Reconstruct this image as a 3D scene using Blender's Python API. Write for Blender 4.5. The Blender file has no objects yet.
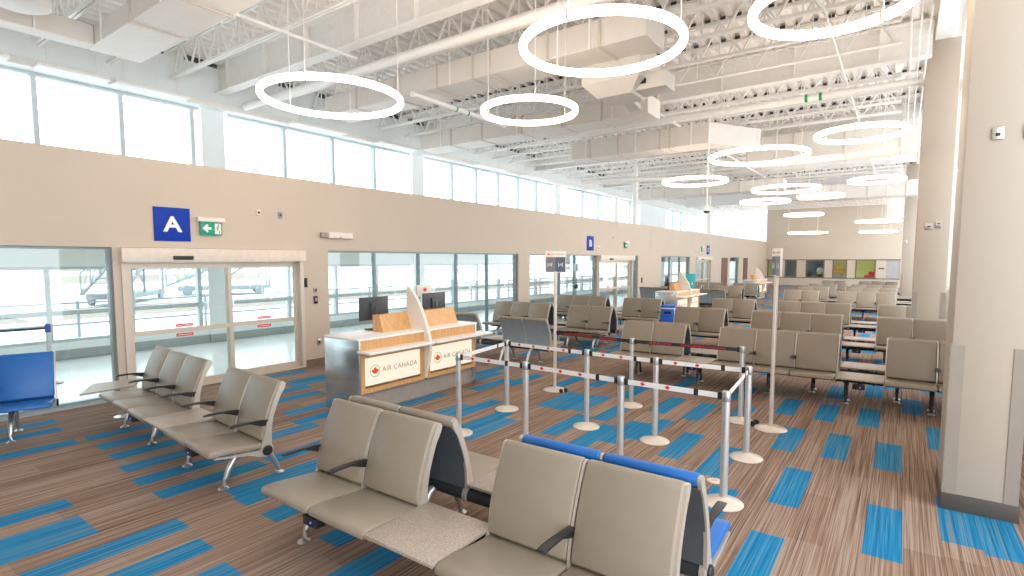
import bpy, bmesh, math, random
from mathutils import Vector, Matrix
random.seed(7)
PI = math.pi
S = bpy.context.scene
COL = S.collection

# ------------------------------------------------------------------ materials
MATS = {}
def nt(name):
    m = bpy.data.materials.new(name); m.use_nodes = True
    t = m.node_tree; b = t.nodes['Principled BSDF']
    MATS[name] = m
    return m, t, b
def mat(name, col, rough=.5, metal=0., var=.06, scale=9., bump=0., bscale=200., spec=.5, stretch=None):
    """paint, vinyl, metal: base colour with a slight procedural mottle and an optional grain bump"""
    m, t, b = nt(name)
    tc = t.nodes.new('ShaderNodeTexCoord')
    mp = t.nodes.new('ShaderNodeMapping'); t.links.new(tc.outputs['Object'], mp.inputs['Vector'])
    if stretch: mp.inputs['Scale'].default_value = stretch
    n = t.nodes.new('ShaderNodeTexNoise'); n.inputs['Scale'].default_value = scale; n.inputs['Detail'].default_value = 3
    t.links.new(mp.outputs[0], n.inputs['Vector'])
    r = t.nodes.new('ShaderNodeValToRGB')
    lo = [max(0, c*(1-var)) for c in col]; hi = [min(1, c*(1+var)) for c in col]
    r.color_ramp.elements[0].position = .3; r.color_ramp.elements[0].color = (*lo, 1)
    r.color_ramp.elements[1].position = .7; r.color_ramp.elements[1].color = (*hi, 1)
    t.links.new(n.outputs['Fac'], r.inputs['Fac']); t.links.new(r.outputs['Color'], b.inputs['Base Color'])
    b.inputs['Roughness'].default_value = rough; b.inputs['Metallic'].default_value = metal
    b.inputs['Specular IOR Level'].default_value = spec
    if bump:
        n2 = t.nodes.new('ShaderNodeTexNoise'); n2.inputs['Scale'].default_value = bscale
        t.links.new(mp.outputs[0], n2.inputs['Vector'])
        bp = t.nodes.new('ShaderNodeBump'); bp.inputs['Strength'].default_value = bump; bp.inputs['Distance'].default_value = .002
        t.links.new(n2.outputs['Fac'], bp.inputs['Height']); t.links.new(bp.outputs['Normal'], b.inputs['Normal'])
    return m
def emit(name, col, strength):
    m, t, b = nt(name)
    b.inputs['Base Color'].default_value = (.12, .12, .12, 1)
    b.inputs['Emission Color'].default_value = (*col, 1); b.inputs['Emission Strength'].default_value = strength
    return m
def glass(name, tint=(.93, .98, .98), refl=.05):
    m, t, b = nt(name); t.nodes.remove(b)
    out = t.nodes['Material Output']
    tr = t.nodes.new('ShaderNodeBsdfTransparent'); tr.inputs['Color'].default_value = (*tint, 1)
    gl = t.nodes.new('ShaderNodeBsdfGlossy'); gl.inputs['Roughness'].default_value = .02
    lw = t.nodes.new('ShaderNodeLayerWeight'); lw.inputs['Blend'].default_value = .18
    mul = t.nodes.new('ShaderNodeMath'); mul.operation = 'MULTIPLY_ADD'; mul.inputs[1].default_value = .35; mul.inputs[2].default_value = refl
    t.links.new(lw.outputs['Fresnel'], mul.inputs[0])
    mx = t.nodes.new('ShaderNodeMixShader'); t.links.new(mul.outputs[0], mx.inputs[0])
    t.links.new(tr.outputs[0], mx.inputs[1]); t.links.new(gl.outputs[0], mx.inputs[2])
    t.links.new(mx.outputs[0], out.inputs['Surface'])
    return m
def carpet(name, stops, tone=.09):
    """loop-pile carpet plank: fine lengthwise streaks of several yarn colours"""
    m, t, b = nt(name)
    g = t.nodes.new('ShaderNodeNewGeometry')
    def streak(sx, sy, detail, w):
        mp = t.nodes.new('ShaderNodeMapping'); mp.inputs['Scale'].default_value = (sx, sy, 1); mp.inputs['Location'].default_value = (w, w*1.7, 0)
        t.links.new(g.outputs['Position'], mp.inputs['Vector'])
        n = t.nodes.new('ShaderNodeTexNoise'); n.inputs['Scale'].default_value = 1; n.inputs['Detail'].default_value = detail
        n.inputs['Roughness'].default_value = .6
        t.links.new(mp.outputs[0], n.inputs['Vector']); return n.outputs['Fac']
    a = streak(115, .8, 2, 3.1); c = streak(40, .5, 2, 11.)
    add = t.nodes.new('ShaderNodeMath'); add.operation = 'MULTIPLY_ADD'; add.inputs[1].default_value = 1.0; add.inputs[2].default_value = -.22
    t.links.new(a, add.inputs[0])
    ad2 = t.nodes.new('ShaderNodeMath'); ad2.operation = 'MULTIPLY_ADD'; ad2.inputs[1].default_value = .48
    t.links.new(c, ad2.inputs[0]); t.links.new(add.outputs[0], ad2.inputs[2])
    # tone of each plank
    at = t.nodes.new('ShaderNodeAttribute'); at.attribute_name = 'plank'
    ad3 = t.nodes.new('ShaderNodeMath'); ad3.operation = 'MULTIPLY_ADD'; ad3.inputs[1].default_value = tone
    t.links.new(at.outputs['Fac'], ad3.inputs[0]); t.links.new(ad2.outputs[0], ad3.inputs[2])
    r = t.nodes.new('ShaderNodeValToRGB')
    while len(r.color_ramp.elements) < len(stops): r.color_ramp.elements.new(.5)
    for e, (p, col) in zip(r.color_ramp.elements, stops): e.position = p; e.color = (*col, 1)
    t.links.new(ad3.outputs[0], r.inputs['Fac']); t.links.new(r.outputs['Color'], b.inputs['Base Color'])
    b.inputs['Roughness'].default_value = .95; b.inputs['Specular IOR Level'].default_value = .15
    return m
def wood(name, c1, c2):
    m, t, b = nt(name)
    tc = t.nodes.new('ShaderNodeTexCoord'); mp = t.nodes.new('ShaderNodeMapping'); mp.inputs['Scale'].default_value = (14, 14, 1.5)
    t.links.new(tc.outputs['Object'], mp.inputs['Vector'])
    n = t.nodes.new('ShaderNodeTexNoise'); n.inputs['Scale'].default_value = 2.2; n.inputs['Detail'].default_value = 5
    t.links.new(mp.outputs[0], n.inputs['Vector'])
    r = t.nodes.new('ShaderNodeValToRGB'); r.color_ramp.elements[0].position = .35; r.color_ramp.elements[1].position = .65
    r.color_ramp.elements[0].color = (*c1, 1); r.color_ramp.elements[1].color = (*c2, 1)
    t.links.new(n.outputs['Fac'], r.inputs['Fac']); t.links.new(r.outputs['Color'], b.inputs['Base Color'])
    b.inputs['Roughness'].default_value = .35
    return m
def speckle(name, cols, scale=190):
    m, t, b = nt(name)
    tc = t.nodes.new('ShaderNodeTexCoord'); n = t.nodes.new('ShaderNodeTexNoise'); n.inputs['Scale'].default_value = scale; n.inputs['Detail'].default_value = 2
    t.links.new(tc.outputs['Object'], n.inputs['Vector'])
    r = t.nodes.new('ShaderNodeValToRGB'); r.color_ramp.elements[0].position = .36; r.color_ramp.elements[1].position = .62
    r.color_ramp.elements[0].color = (*cols[0], 1); r.color_ramp.elements[1].color = (*cols[1], 1)
    t.links.new(n.outputs['Fac'], r.inputs['Fac']); t.links.new(r.outputs['Color'], b.inputs['Base Color'])
    b.inputs['Roughness'].default_value = .4
    return m

M = {}
M['wall'] = mat('wall_paint', (.575, .475, .38), .55, var=.015, scale=1.5)
M['header'] = mat('door_header_cover', (.74, .635, .535), .4)
M['farwall'] = mat('far_wall_paint', (.60, .515, .42), .6, var=.015, scale=1.5)
M['outwall'] = mat('outer_wall_paint', (.86, .91, .92), .6, var=.02, scale=2)
M['column'] = mat('column_paint', (.48, .405, .33), .55, var=.015, scale=2)
M['guard'] = mat('corner_guard_vinyl', (.32, .275, .23), .5, var=.03)
M['ceil'] = mat('roof_deck_paint', (.85, .80, .76), .6, var=.02, scale=2)
M['steel'] = mat('white_painted_steel', (.86, .84, .81), .5, var=.03)
M['duct'] = mat('painted_duct_metal', (.70, .655, .605), .45, var=.03, scale=3)
M['seam'] = mat('duct_seam_flange', (.60, .53, .46), .5)
M['dark'] = mat('black_plastic', (.016, .017, .02), .4, var=.1)
M['gapshade'] = mat('painted_gap_shade', (.07, .075, .08), .9)  # near-black colour that paints the shade of gaps under the deck
M['base'] = mat('rubber_baseboard', (.085, .07, .06), .5)
M['brownbase'] = mat('brown_baseboard', (.20, .14, .11), .5)
M['oframe'] = mat('outer_window_frame', (.56, .62, .64), .4)
M['frame'] = mat('window_frame_aluminium', (.22, .27, .28), .35, .35, var=.03)
M['doorframe'] = mat('door_frame_champagne', (.66, .58, .49), .4, .2, var=.03)
M['glass'] = glass('clear_glass')
M['outglass'] = glass('outer_glass', (.97, .99, 1.), .03)
M['tile'] = mat('polished_white_floor', (.90, .92, .92), .22, var=.03, scale=1.2)
M['curb'] = mat('grey_cove_base', (.36, .40, .40), .5)
M['snow'] = mat('snowy_apron', (.88, .89, .9), .9, var=.04, scale=.06)
M['berm'] = mat('distant_field', (.27, .225, .18), .95, var=.1, scale=.05)
M['truss'] = mat('grey_outdoor_steel', (.23, .255, .27), .5)
M['taupe'] = mat('taupe_vinyl', (.285, .235, .18), .42, var=.03, bump=.25, bscale=380)
M['blue'] = mat('blue_vinyl', (.010, .125, .42), .40, var=.04, bump=.25, bscale=380)
M['shell'] = mat('charcoal_back_shell', (.085, .10, .112), .5, var=.08)
M['greyshell'] = mat('slate_back_shell', (.27, .31, .33), .5, var=.05)
M['bframe'] = mat('pale_bench_frame', (.56, .50, .43), .36, .45, var=.03)
M['alu'] = mat('polished_aluminium', (.60, .585, .57), .30, .85, var=.03)
M['beam'] = mat('dark_beam_steel', (.045, .05, .055), .4, .3)
M['laminate'] = speckle('speckled_laminate', ((.24, .195, .16), (.50, .42, .355)))
M['post'] = mat('satin_post_metal', (.74, .74, .73), .30, .7, var=.04)
M['headmetal'] = mat('dark_post_head', (.46, .46, .46), .35, .7)
M['disc'] = mat('beige_post_base', (.70, .62, .54), .35, .3, var=.03)
M['belt'] = mat('white_belt_webbing', (.78, .76, .74), .7, var=.03)
M['blackbelt'] = mat('black_belt_webbing', (.02, .02, .022), .7)
M['red'] = mat('red_print', (.75, .02, .03), .5)
M['darkred'] = mat('dark_red_print', (.38, .012, .02), .6)
M['wood'] = wood('maple_veneer', (.57, .30, .115), (.68, .38, .16))
M['white'] = mat('white_solid_surface', (.84, .81, .78), .3, var=.02)
M['sail'] = mat('cream_sail_panel', (.80, .72, .64), .4, var=.02)
M['brushed'] = mat('brushed_steel_panel', (.56, .60, .63), .24, .85, var=.12, scale=2.2, stretch=(.6, .6, 9))
M['kick'] = mat('grey_kick_panel', (.34, .295, .255), .5)
M['lit'] = emit('backlit_sign_panel', (1., .88, .68), .98)
M['orange'] = mat('red_orange_print', (.86, .09, .015), .5)
M['tan'] = mat('tan_print', (.36, .25, .15), .5)
M['screen'] = mat('dark_monitor_shell', (.045, .05, .055), .45)
M['signblue'] = mat('royal_blue_sign', (.003, .042, .36), .5, spec=.2)
M['signwhite'] = mat('white_lettering', (.88, .84, .80), .5)
M['green'] = mat('exit_green', (.0, .33, .20), .4)
M['bandgreen'] = mat('green_pipe_band', (.0, .36, .11), .5)
M['teal'] = mat('teal_banner', (.02, .42, .47), .5)
M['palesign'] = mat('pale_blue_sign', (.58, .78, .92), .4)
M['signgrey'] = mat('grey_sign_screen', (.17, .17, .19), .4)
M['navygrey'] = mat('navy_sign_screen', (.075, .10, .14), .4)
M['tube'] = emit('ring_light_diffuser', (1., .83, .66), 15.)
M['led'] = emit('blue_status_led', (.05, .08, 1.), 3.)
M['binblue'] = mat('blue_bin_plastic', (.01, .14, .72), .4)
M['lime'] = mat('lime_wall_paint', (.48, .50, .16), .6)
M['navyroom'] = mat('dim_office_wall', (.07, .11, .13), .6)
M['yellow'] = mat('yellow_plastic', (.80, .40, .03), .5)
M['doorgrey'] = mat('grey_door_paint', (.42, .42, .42), .5)
M['doorbrown'] = mat('brown_door_paint', (.17, .09, .055), .45)
M['skin'] = mat('skin', (.50, .28, .19), .6)
M['shirt'] = mat('white_shirt', (.80, .78, .74), .8)
M['trousers'] = mat('dark_trousers', (.03, .035, .05), .8)
M['hair'] = mat('dark_hair', (.03, .02, .015), .7)
CB = [(.24, (.075, .052, .042)), (.40, (.175, .112, .080)), (.50, (.265, .172, .122)), (.58, (.315, .222, .168)), (.68, (.37, .30, .25)), (.85, (.27, .165, .11))]
M['carpet'] = carpet('brown_streaked_carpet', CB)
M['bluecarpet'] = carpet('blue_streaked_carpet', [(.2, (.010, .09, .19)), (.40, (.012, .155, .32)), (.53, (.016, .215, .43)), (.61, (.06, .235, .38)), (.71, (.17, .20, .22)), (.9, (.24, .20, .17))])

# ------------------------------------------------------------------ mesh helpers
class MB:
    """collects shapes into one mesh"""
    def __init__(s): s.v = []; s.f = []; s.m = []
    def add(s, vs, fs, mi=0):
        o = len(s.v); s.v += [tuple(v) for v in vs]
        for f in fs: s.f.append([o+i for i in f]); s.m.append(mi)
        return s
    def box(s, x0, x1, y0, y1, z0, z1, mi=0):
        vs = [(x0,y0,z0),(x1,y0,z0),(x1,y1,z0),(x0,y1,z0),(x0,y0,z1),(x1,y0,z1),(x1,y1,z1),(x0,y1,z1)]
        return s.add(vs, [(3,2,1,0),(4,5,6,7),(0,1,5,4),(1,2,6,5),(2,3,7,6),(3,0,4,7)], mi)
    def bbox(s, x0, x1, y0, y1, z0, z1, r=.01, mi=0, seg=2):
        bm = bmesh.new()
        bmesh.ops.create_cube(bm, size=1)
        for v in bm.verts:
            v.co = Vector(((x0+x1)/2+v.co.x*(x1-x0), (y0+y1)/2+v.co.y*(y1-y0), (z0+z1)/2+v.co.z*(z1-z0)))
        bmesh.ops.bevel(bm, geom=bm.edges[:], offset=r, segments=seg, profile=.5, affect='EDGES')
        return s.bm(bm, mi)
    def bm(s, bm, mi=0):
        bm.verts.index_update()
        s.add([v.co for v in bm.verts], [[v.index for v in f.verts] for f in bm.faces], mi); bm.free(); return s
    def prism(s, pts, a0, a1, axis='x', mi=0):
        """polygon pts extruded along axis; pts are the two other coordinates in order"""
        n = len(pts)
        def P(p, a):
            if axis == 'x': return (a, p[0], p[1])
            if axis == 'y': return (p[0], a, p[1])
            return (p[0], p[1], a)
        vs = [P(p, a0) for p in pts] + [P(p, a1) for p in pts]
        fs = [[(i+1) % n, i, n+i, n+(i+1) % n] for i in range(n)]
        fs += [list(range(n)), list(range(2*n-1, n-1, -1))]
        return s.add(vs, fs, mi)
    def tube(s, path, r, seg=8, mi=0, flat=None, closed=False):
        P = [Vector(p) for p in path]; n = len(P)
        R = r if isinstance(r, (list, tuple)) else [r]*n
        ref = Vector((0, 0, 1)); rings = []
        for i, p in enumerate(P):
            if closed: d = P[(i+1) % n]-P[i-1]
            else: d = P[min(i+1, n-1)]-P[max(i-1, 0)]
            d.normalize()
            a = ref if abs(d.dot(ref)) < .95 else Vector((1, 0, 0))
            u = d.cross(a).normalized(); w = u.cross(d)
            fl = flat or 1.
            rings.append([p+u*(math.cos(t)*R[i])+w*(math.sin(t)*R[i]*fl) for t in [2*PI*k/seg for k in range(seg)]])
        vs = [v for r_ in rings for v in r_]; fs = []
        for i in range(n if closed else n-1):
            j = (i+1) % n
            for k in range(seg):
                k2 = (k+1) % seg
                fs.append([i*seg+k, i*seg+k2, j*seg+k2, j*seg+k])
        if not closed:
            fs.append(list(range(seg-1, -1, -1))); fs.append([(n-1)*seg+k for k in range(seg)])
        return s.add(vs, fs, mi)
    def bar(s, p, q, w, h=None, mi=0):
        """square bar from p to q"""
        h = h or w; p = Vector(p); q = Vector(q); d = (q-p).normalized()
        a = Vector((0, 0, 1)) if abs(d.z) < .95 else Vector((1, 0, 0))
        u = d.cross(a).normalized()*w/2; v = u.cross(d).normalized()*h/2
        vs = [e+su*u+sv*v for e in (p, q) for su, sv in ((-1,-1),(1,-1),(1,1),(-1,1))]
        return s.add(vs, [(0,1,2,3),(7,6,5,4),(0,4,5,1),(1,5,6,2),(2,6,7,3),(3,7,4,0)], mi)
    def lathe(s, prof, c=(0,0,0), seg=20, mi=0):
        """prof: (r, z) list from bottom to top"""
        n = len(prof); vs = []; fs = []
        for r, z in prof:
            for k in range(seg):
                t = 2*PI*k/seg; vs.append((c[0]+r*math.cos(t), c[1]+r*math.sin(t), c[2]+z))
        for i in range(n-1):
            for k in range(seg):
                k2 = (k+1) % seg; fs.append([i*seg+k, i*seg+k2, (i+1)*seg+k2, (i+1)*seg+k])
        fs.append(list(range(seg-1, -1, -1))); fs.append([(n-1)*seg+k for k in range(seg)])
        return s.add(vs, fs, mi)
    def xform(s, mtx):
        s.v = [tuple(mtx @ Vector(v)) for v in s.v]; return s
    def data(s, name, mats):
        me = bpy.data.meshes.new(name); me.from_pydata(s.v, [], s.f)
        for m in (mats if isinstance(mats, (list, tuple)) else [mats]): me.materials.append(m)
        me.polygons.foreach_set('material_index', s.m)
        bm = bmesh.new(); bm.from_mesh(me); bmesh.ops.recalc_face_normals(bm, faces=bm.faces[:]); bm.to_mesh(me); bm.free()
        me.polygons.foreach_set('use_smooth', [True]*len(me.polygons))
        me.set_sharp_from_angle(angle=math.radians(38)); me.update()
        return me
    def build(s, name, mats, parent=None, loc=None):
        return link(name, s.data(name, mats), parent, loc)
def link(name, me, parent=None, loc=None, rot=None):
    o = bpy.data.objects.new(name, me); COL.objects.link(o)
    if parent: o.parent = parent
    if loc: o.location = loc
    if rot: o.rotation_euler = rot
    return o
def tag(o, label, cat, group=None, kind=None):
    o['label'] = label; o['category'] = cat
    if group: o['group'] = group
    if kind: o['kind'] = kind
    return o
def empty(name, label, cat, loc=(0,0,0), rz=0, group=None):
    o = bpy.data.objects.new(name, None); COL.objects.link(o); o.location = loc; o.rotation_euler = (0, 0, rz)
    o.empty_display_size = .1
    return tag(o, label, cat, group)
def struct(name, mb, mats, label=None):
    o = mb.build(name, mats); o['kind'] = 'structure'
    if label: o['label'] = label; o['category'] = name.split('_')[0]
    return o
def copy_tree(o, parent=None):
    c = o.copy(); COL.objects.link(c)
    if parent: c.parent = parent
    for ch in list(o.children): copy_tree(ch, c)
    return c
def text_mesh(txt, size, depth, bold=0.):
    cu = bpy.data.curves.new('lettering', 'FONT'); cu.body = txt; cu.size = size; cu.extrude = depth; cu.offset = bold
    cu.align_x = 'CENTER'; cu.align_y = 'CENTER'; cu.space_character = 1.08
    ob = bpy.data.objects.new('lettering', cu); COL.objects.link(ob)
    dg = bpy.context.evaluated_depsgraph_get()
    me = bpy.data.meshes.new_from_object(ob.evaluated_get(dg))
    vs = [tuple(v.co) for v in me.vertices]; fs = [list(p.vertices) for p in me.polygons]
    bpy.data.objects.remove(ob); bpy.data.curves.remove(cu); bpy.data.meshes.remove(me)
    return vs, fs
LEAF = [(0,1.),(.17,.64),(.40,.76),(.31,.22),(.58,.46),(.66,.30),(1.,.35),(.87,.03),(1.,-.08),(.47,-.46),(.53,-.64),(.06,-.55),(.05,-1.)]
LEAF = LEAF + [(-x, y) for x, y in LEAF[::-1][:-1]]
def basis(origin, u, v, n):
    """matrix taking (x, y, z) to origin + x u + y v + z n"""
    u, v, n = Vector(u), Vector(v), Vector(n)
    m = Matrix((u, v, n)).transposed().to_4x4(); m.translation = Vector(origin); return m
def leaf(mb, s, mi=0, d=.001):
    return mb.prism([(x*s, y*s) for x, y in LEAF], 0, d, 'z', mi)
def ringflat(mb, r0, r1, d=.001, mi=0, seg=28):
    vs = []; fs = []
    for k in range(seg):
        t = 2*PI*k/seg; c, s_ = math.cos(t), math.sin(t)
        vs += [(r0*c, r0*s_, 0), (r1*c, r1*s_, 0), (r0*c, r0*s_, d), (r1*c, r1*s_, d)]
    for k in range(seg):
        a = 4*k; b = 4*((k+1) % seg)
        fs += [[a+2, a+3, b+3, b+2], [a+1, b+1, b+3, a+3], [a, a+2, b+2, b]]
    return mb.add(vs, fs, mi)

# ------------------------------------------------------------------ camera
H = 2.1
cam = bpy.data.cameras.new('camera'); co = bpy.data.objects.new('camera', cam); COL.objects.link(co)
cam.sensor_width = 36; cam.lens = 540/1024*36; cam.shift_y = 15/1024; cam.clip_end = 500; cam.clip_start = .05
co.location = (0, 0, H); co.rotation_euler = (math.radians(90-4.553), 0, math.radians(35.75))
S.camera = co

# ------------------------------------------------------------------ floor
# start of every blue plank that can be told apart, by plank column
BLUE = {-38: [4.98], -37: [1.15], -35: [1.08, 5.18], -34: [5.01], -33: [4.26], -32: [1.04, 2.11], -31: [4.14], -30: [2.09], -28: [2.06, 4.06, 9.64], -26: [1.99, 3.9, 7.52], -25: [3.07, 7.01], -24: [0.46, 1.94, 5.19, 9.57], -23: [6.62], -22: [0.42, 1.94, 2.98, 7.25], -21: [0.42, 4.9], -20: [2.34, 5.35], -19: [0.87, 2.3, 7.68], -18: [4.95], -17: [0.83, 2.29, 4.7, 6.44, 7.95], -16: [6.44], -15: [0.78, 6.54], -14: [2.34, 5.43, 7.6], -13: [6.32], -12: [1.86, 5.22, 8.75], -11: [5.58, 7.1], -10: [5.86], -9: [7.03], -8: [5.52, 8.48], -7: [7.23], -6: [5.28], -5: [4.1, 8.04], -4: [6.48], -3: [3.41, 5.0, 8.01, 9.4], -2: [6.51], -1: [8.05, 9.8], 0: [4.49, 6.45], 1: [9.03], 2: [5.05, 7.48], 3: [4.98]}
XW = -9.45
fl = MB(); tones = []
def plank(xa, xb, y0, y1, mi):
    fl.add([(xa, y0, 0), (xb, y0, 0), (xb, y1, 0), (xa, y1, 0)], [(0,1,2,3)], mi); tones.append(random.uniform(-.5, .5))
for i in range(-39, 16):
    xa, xb = max(i*.24-.14, XW), i*.24+.10
    if xb < XW: continue
    L_ = .98; y = -6+(.5 if i % 2 else 0.)
    blues = [b for b in BLUE.get(i, [])]
    yy = max(blues+[9.6 if i > -20 else 8.6])+1+random.choice((0., .98, 1.96))
    while yy < 50: blues.append(yy); yy += .98*random.choice((2, 3, 4, 5))
    yy = -6+random.random()*3
    while yy < -.8: blues.append(yy); yy += .98*random.choice((3, 4, 5))
    blues.sort()
    for b in blues+[51.]:
        while b-y > 1.2: plank(xa, xb, y, y+L_, 0); y += L_
        if b-y > .01: plank(xa, xb, y, b, 0)
        if b < 50: plank(xa, xb, b, b+L_, 1); y = b+L_
me = fl.data('floor', [M['carpet'], M['bluecarpet']])
at = me.attributes.new('plank', 'FLOAT', 'FACE'); at.data.foreach_set('value', tones)
fo = link('floor', me); fo['kind'] = 'structure'; fo['label'] = 'brown streaked carpet plank floor with scattered bright blue planks'; fo['category'] = 'floor'
struct('floor_corridor', MB().box(-14.45, XW-.02, -8, 62, -.1, -.004), M['tile'], 'polished white corridor floor behind the glass wall')

# ------------------------------------------------------------------ left wall with its glazing and doors
WT = 3.65; HT = 2.29
open_ = [(-6., 3.04), (3.14, 6.16), (6.74, 13.46), (14.08, 18.72), (18.8, 22.05), (22.1, 22.65), (25.5, 29.85), (30.9, 33.9), (38.4, 40.8)]
solid = [(3.04, 3.14), (6.16, 6.74), (13.46, 14.08), (18.72, 18.8), (22.05, 22.1), (22.65, 25.5), (29.85, 30.9), (33.9, 38.4), (40.8, 50.2)]
w = MB(); w.box(XW-.22, XW, -6, 24.0, HT, WT); w.box(XW-.22, XW, 24.02, 50.2, HT, WT)
for a, b in solid: w.box(XW-.22, XW, a, b, 0, HT)
w.box(XW-.235, XW+.004, 24.0, 24.02, HT, WT)
struct('wall_left', w, M['wall'], 'long beige partition wall with glazed openings, stopping short of the ceiling')
bb = MB()
for a, b in solid:
    if b-a > .3: bb.box(XW, XW+.012, a, b, 0, .13)
struct('baseboard_left', bb, M['brownbase'], 'brown rubber baseboard along the beige partition wall')
def window(n, a, b, mull, label, fr='frame'):
    x0, x1 = XW-.16, XW-.06
    m = MB(); t = .038
    m.box(x0, x1, a, b, 0, .07); m.box(x0, x1, a, b, HT-t, HT)
    for y in [a+t/2]+mull+[b-t/2]: m.box(x0, x1, y-t/2, y+t/2, 0.07, HT-t)
    o = struct('window_%d' % n, m, M[fr], label)
    ys = [a+t]+mull+[b-t]
    for p, q in zip(ys[:-1], ys[1:]):
        MB().box(XW-.115, XW-.105, p+.02, q-.02, .07, HT-t).build('pane', M['glass'], o)
    return o
window(1, -6, 3.04, [-3.2, -1.2, .9], 'floor-length glazing at the far left behind the blue bench')
window(2, 6.74, 13.46, [8., 9.36, 10.74, 12.04], 'five-pane floor-length glazing behind the nearest check-in counter')
window(3, 14.08, 18.72, [16.05, 17.11], 'floor-length glazing left of the sliding door under the letter B')
window(4, 22.1, 22.65, [], 'narrow sidelight right of the sliding door under the letter B')
window(5, 25.5, 29.85, [26.9, 28.4], 'glazing behind the second check-in counter')
window(6, 38.4, 40.8, [], 'narrow window between two brown doors at the far end of the partition')
def sliding_door(n, a, b, label, arrows):
    t = .06
    m = MB()
    m.box(XW-.2, XW+.03, a, a+.07, 0, 2.07); m.box(XW-.2, XW+.03, b-.07, b, 0, 2.07); m.box(XW-.2, XW+.02, a, b, 0, .02)
    o = struct('door_%d' % n, m, M['doorframe'], label)
    h = MB().bbox(XW-.2, XW+.13, a-.02, b+.0, 2.07, HT-.005, .008); h.build('header', M['header'], o)
    MB().bbox(XW+.13, XW+.17, a+(b-a)*.22, a+(b-a)*.22+.30, 2.105, 2.165, .012).build('motion_sensor', M['dark'], o)
    mid = a+(b-a)*.525
    for k, (p, q, x) in enumerate(((a+.07, mid+.06, XW-.04), (mid-.0, b-.07, XW-.12))):
        f = MB(); f.box(x-.03, x+.03, p, p+t, .02, 2.06); f.box(x-.03, x+.03, q-t, q, .02, 2.06)
        f.box(x-.03, x+.03, p+t, q-t, 1.97, 2.06); f.box(x-.03, x+.03, p+t, q-t, .02, .13); f.box(x-.035, x+.035, p+.001, q-.001, .93, 1.0)
        lf = f.build('door_leaf', M['doorframe'], o)
        MB().box(x-.005, x+.005, p+t, q-t, .13, .93).box(x-.005, x+.005, p+t, q-t, 1.0, 1.97).build('pane', M['glass'], lf)
        st = MB(); yc = (p+q)/2
        for z0, z1 in ((1.015, 1.065), (.86, .91)):
            st.box(x+.006, x+.008, yc-.13, yc+.13, z0, z1, 0); st.box(x+.008, x+.0085, yc-.11, yc+.11, z0+.02, z0+.03, 1)
        st.build('warning_sticker', [M['red'], M['signwhite']], lf)
    return o
sliding_door(1, 3.14, 6.16, 'automatic sliding glass door under the letter A sign', 1)
sliding_door(2, 18.8, 22.05, 'automatic sliding glass door under the letter B sign', 1)
sliding_door(3, 30.9, 33.9, 'automatic sliding glass door under the letter C sign', 1)
for n, (a, b), lab in ((4, (36.3, 37.7), 'brown door left of the narrow far window in the partition'), (5, (42.2, 43.5), 'brown door right of the narrow far window in the partition')):
    m = MB().box(XW, XW+.03, a, b, 0, 2.25); o = struct('door_%d' % n, m, M['doorbrown'], lab)
    MB().bbox(XW+.03, XW+.08, b-.2, b-.1, 1., 1.05, .01).build('handle', M['alu'], o)

# ------------------------------------------------------------------ outer wall, clerestory and outside
XO = -14.3; DK = 6.95
cols = [(6.62, 7.3), (13.75, 14.45), (23.5, 24.8), (30.4, 31.6)]
w = MB()
w.box(XO-.25, XO, -8, 62, 0, .36); w.box(XO-.25, XO, -8, 62, 1.96, 3.0); w.box(XO-.25, XO+.34, -8, 62, 5.87, DK+.15)
w.box(XO-.25, XO, 34.5, 39.3, .36, 5.87); w.box(XO-.25, XO, 44.8, 62, .36, 5.87)
struct('wall_outer', w, M['outwall'], 'pale outer wall with clerestory windows above the partition')
struct('baseboard_outer', MB().box(XO, XO+.02, -8, 62, 0, .2), M['curb'], 'grey base along the outer corridor wall')
gp = MB()
for k in range(44): gp.box(XO+.335, XO+.36, .2+k*1.19, .95+k*1.19, DK-.14, DK-.02)  # dark boxes painted in for shade where deck and wall meet
struct('trim_gap_shade', gp, M['gapshade'], 'dark strips painted as shaded gaps where the ribbed deck meets the outer wall')
struct('trim_clerestory', MB().bbox(XO+.30, XO+.40, -8, 62, 5.84, 6.0, .01), M['steel'], 'white ledge along the top of the clerestory windows')
nw = 7
edges = [-8., 6.62, 13.75, 23.5, 30.4, 34.5]
starts = [-8., 7.3, 14.45, 24.8, 31.6, 39.3]; ends = [6.62, 13.75, 23.5, 30.4, 34.5, 44.8]
for k, (a, b) in enumerate(zip(starts, ends)):
    n = max(1, round((b-a)/1.6)); st = (b-a)/n
    if k == 0: mul = [6.45-1.5*i for i in range(0, 10)]
    else: mul = [a+st*i for i in range(1, n)]
    for (z0, z1), nm in (((.36, 1.96), 'lower'), ((3.0, 5.87), 'clerestory')):
        m = MB(); t = .09
        m.box(XO-.2, XO-.05, a, b, z0, z0+.06); m.box(XO-.2, XO-.05, a, b, z1-.06, z1)
        for y in mul: m.box(XO-.195, XO-.045, y-t/2, y+t/2, z0, z1)
        if z0 < 1: m.box(XO-.18, XO-.07, a, b, .93, 1.03)
        o = struct('window_%d' % nw, m, M['oframe'], '%s strip of outer windows, bay %s along the corridor' % (nm, ['one', 'two', 'three', 'four', 'five', 'six'][k])); nw += 1
        MB().box(XO-.135, XO-.125, a, b, z0+.06, z1-.06).build('pane', M['outglass'], o)
oc = []
for k, (a, b) in enumerate(cols):
    o = MB().bbox(XO+.01, XO+.06, a, min(b, a+.55), 0, 5.86, .005).build('column', M['outwall']); oc.append(o)
    tag(o, 'pale square column against the outer windows, %s from the left along the corridor' % ['first', 'second', 'third', 'fourth'][k], 'column', 'columns along the outer windows', 'structure')
    MB().box(XO+.005, XO+.07, a-.01, min(b, a+.55)+.01, 0, .2).build('base_trim', M['curb'], o)
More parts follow.
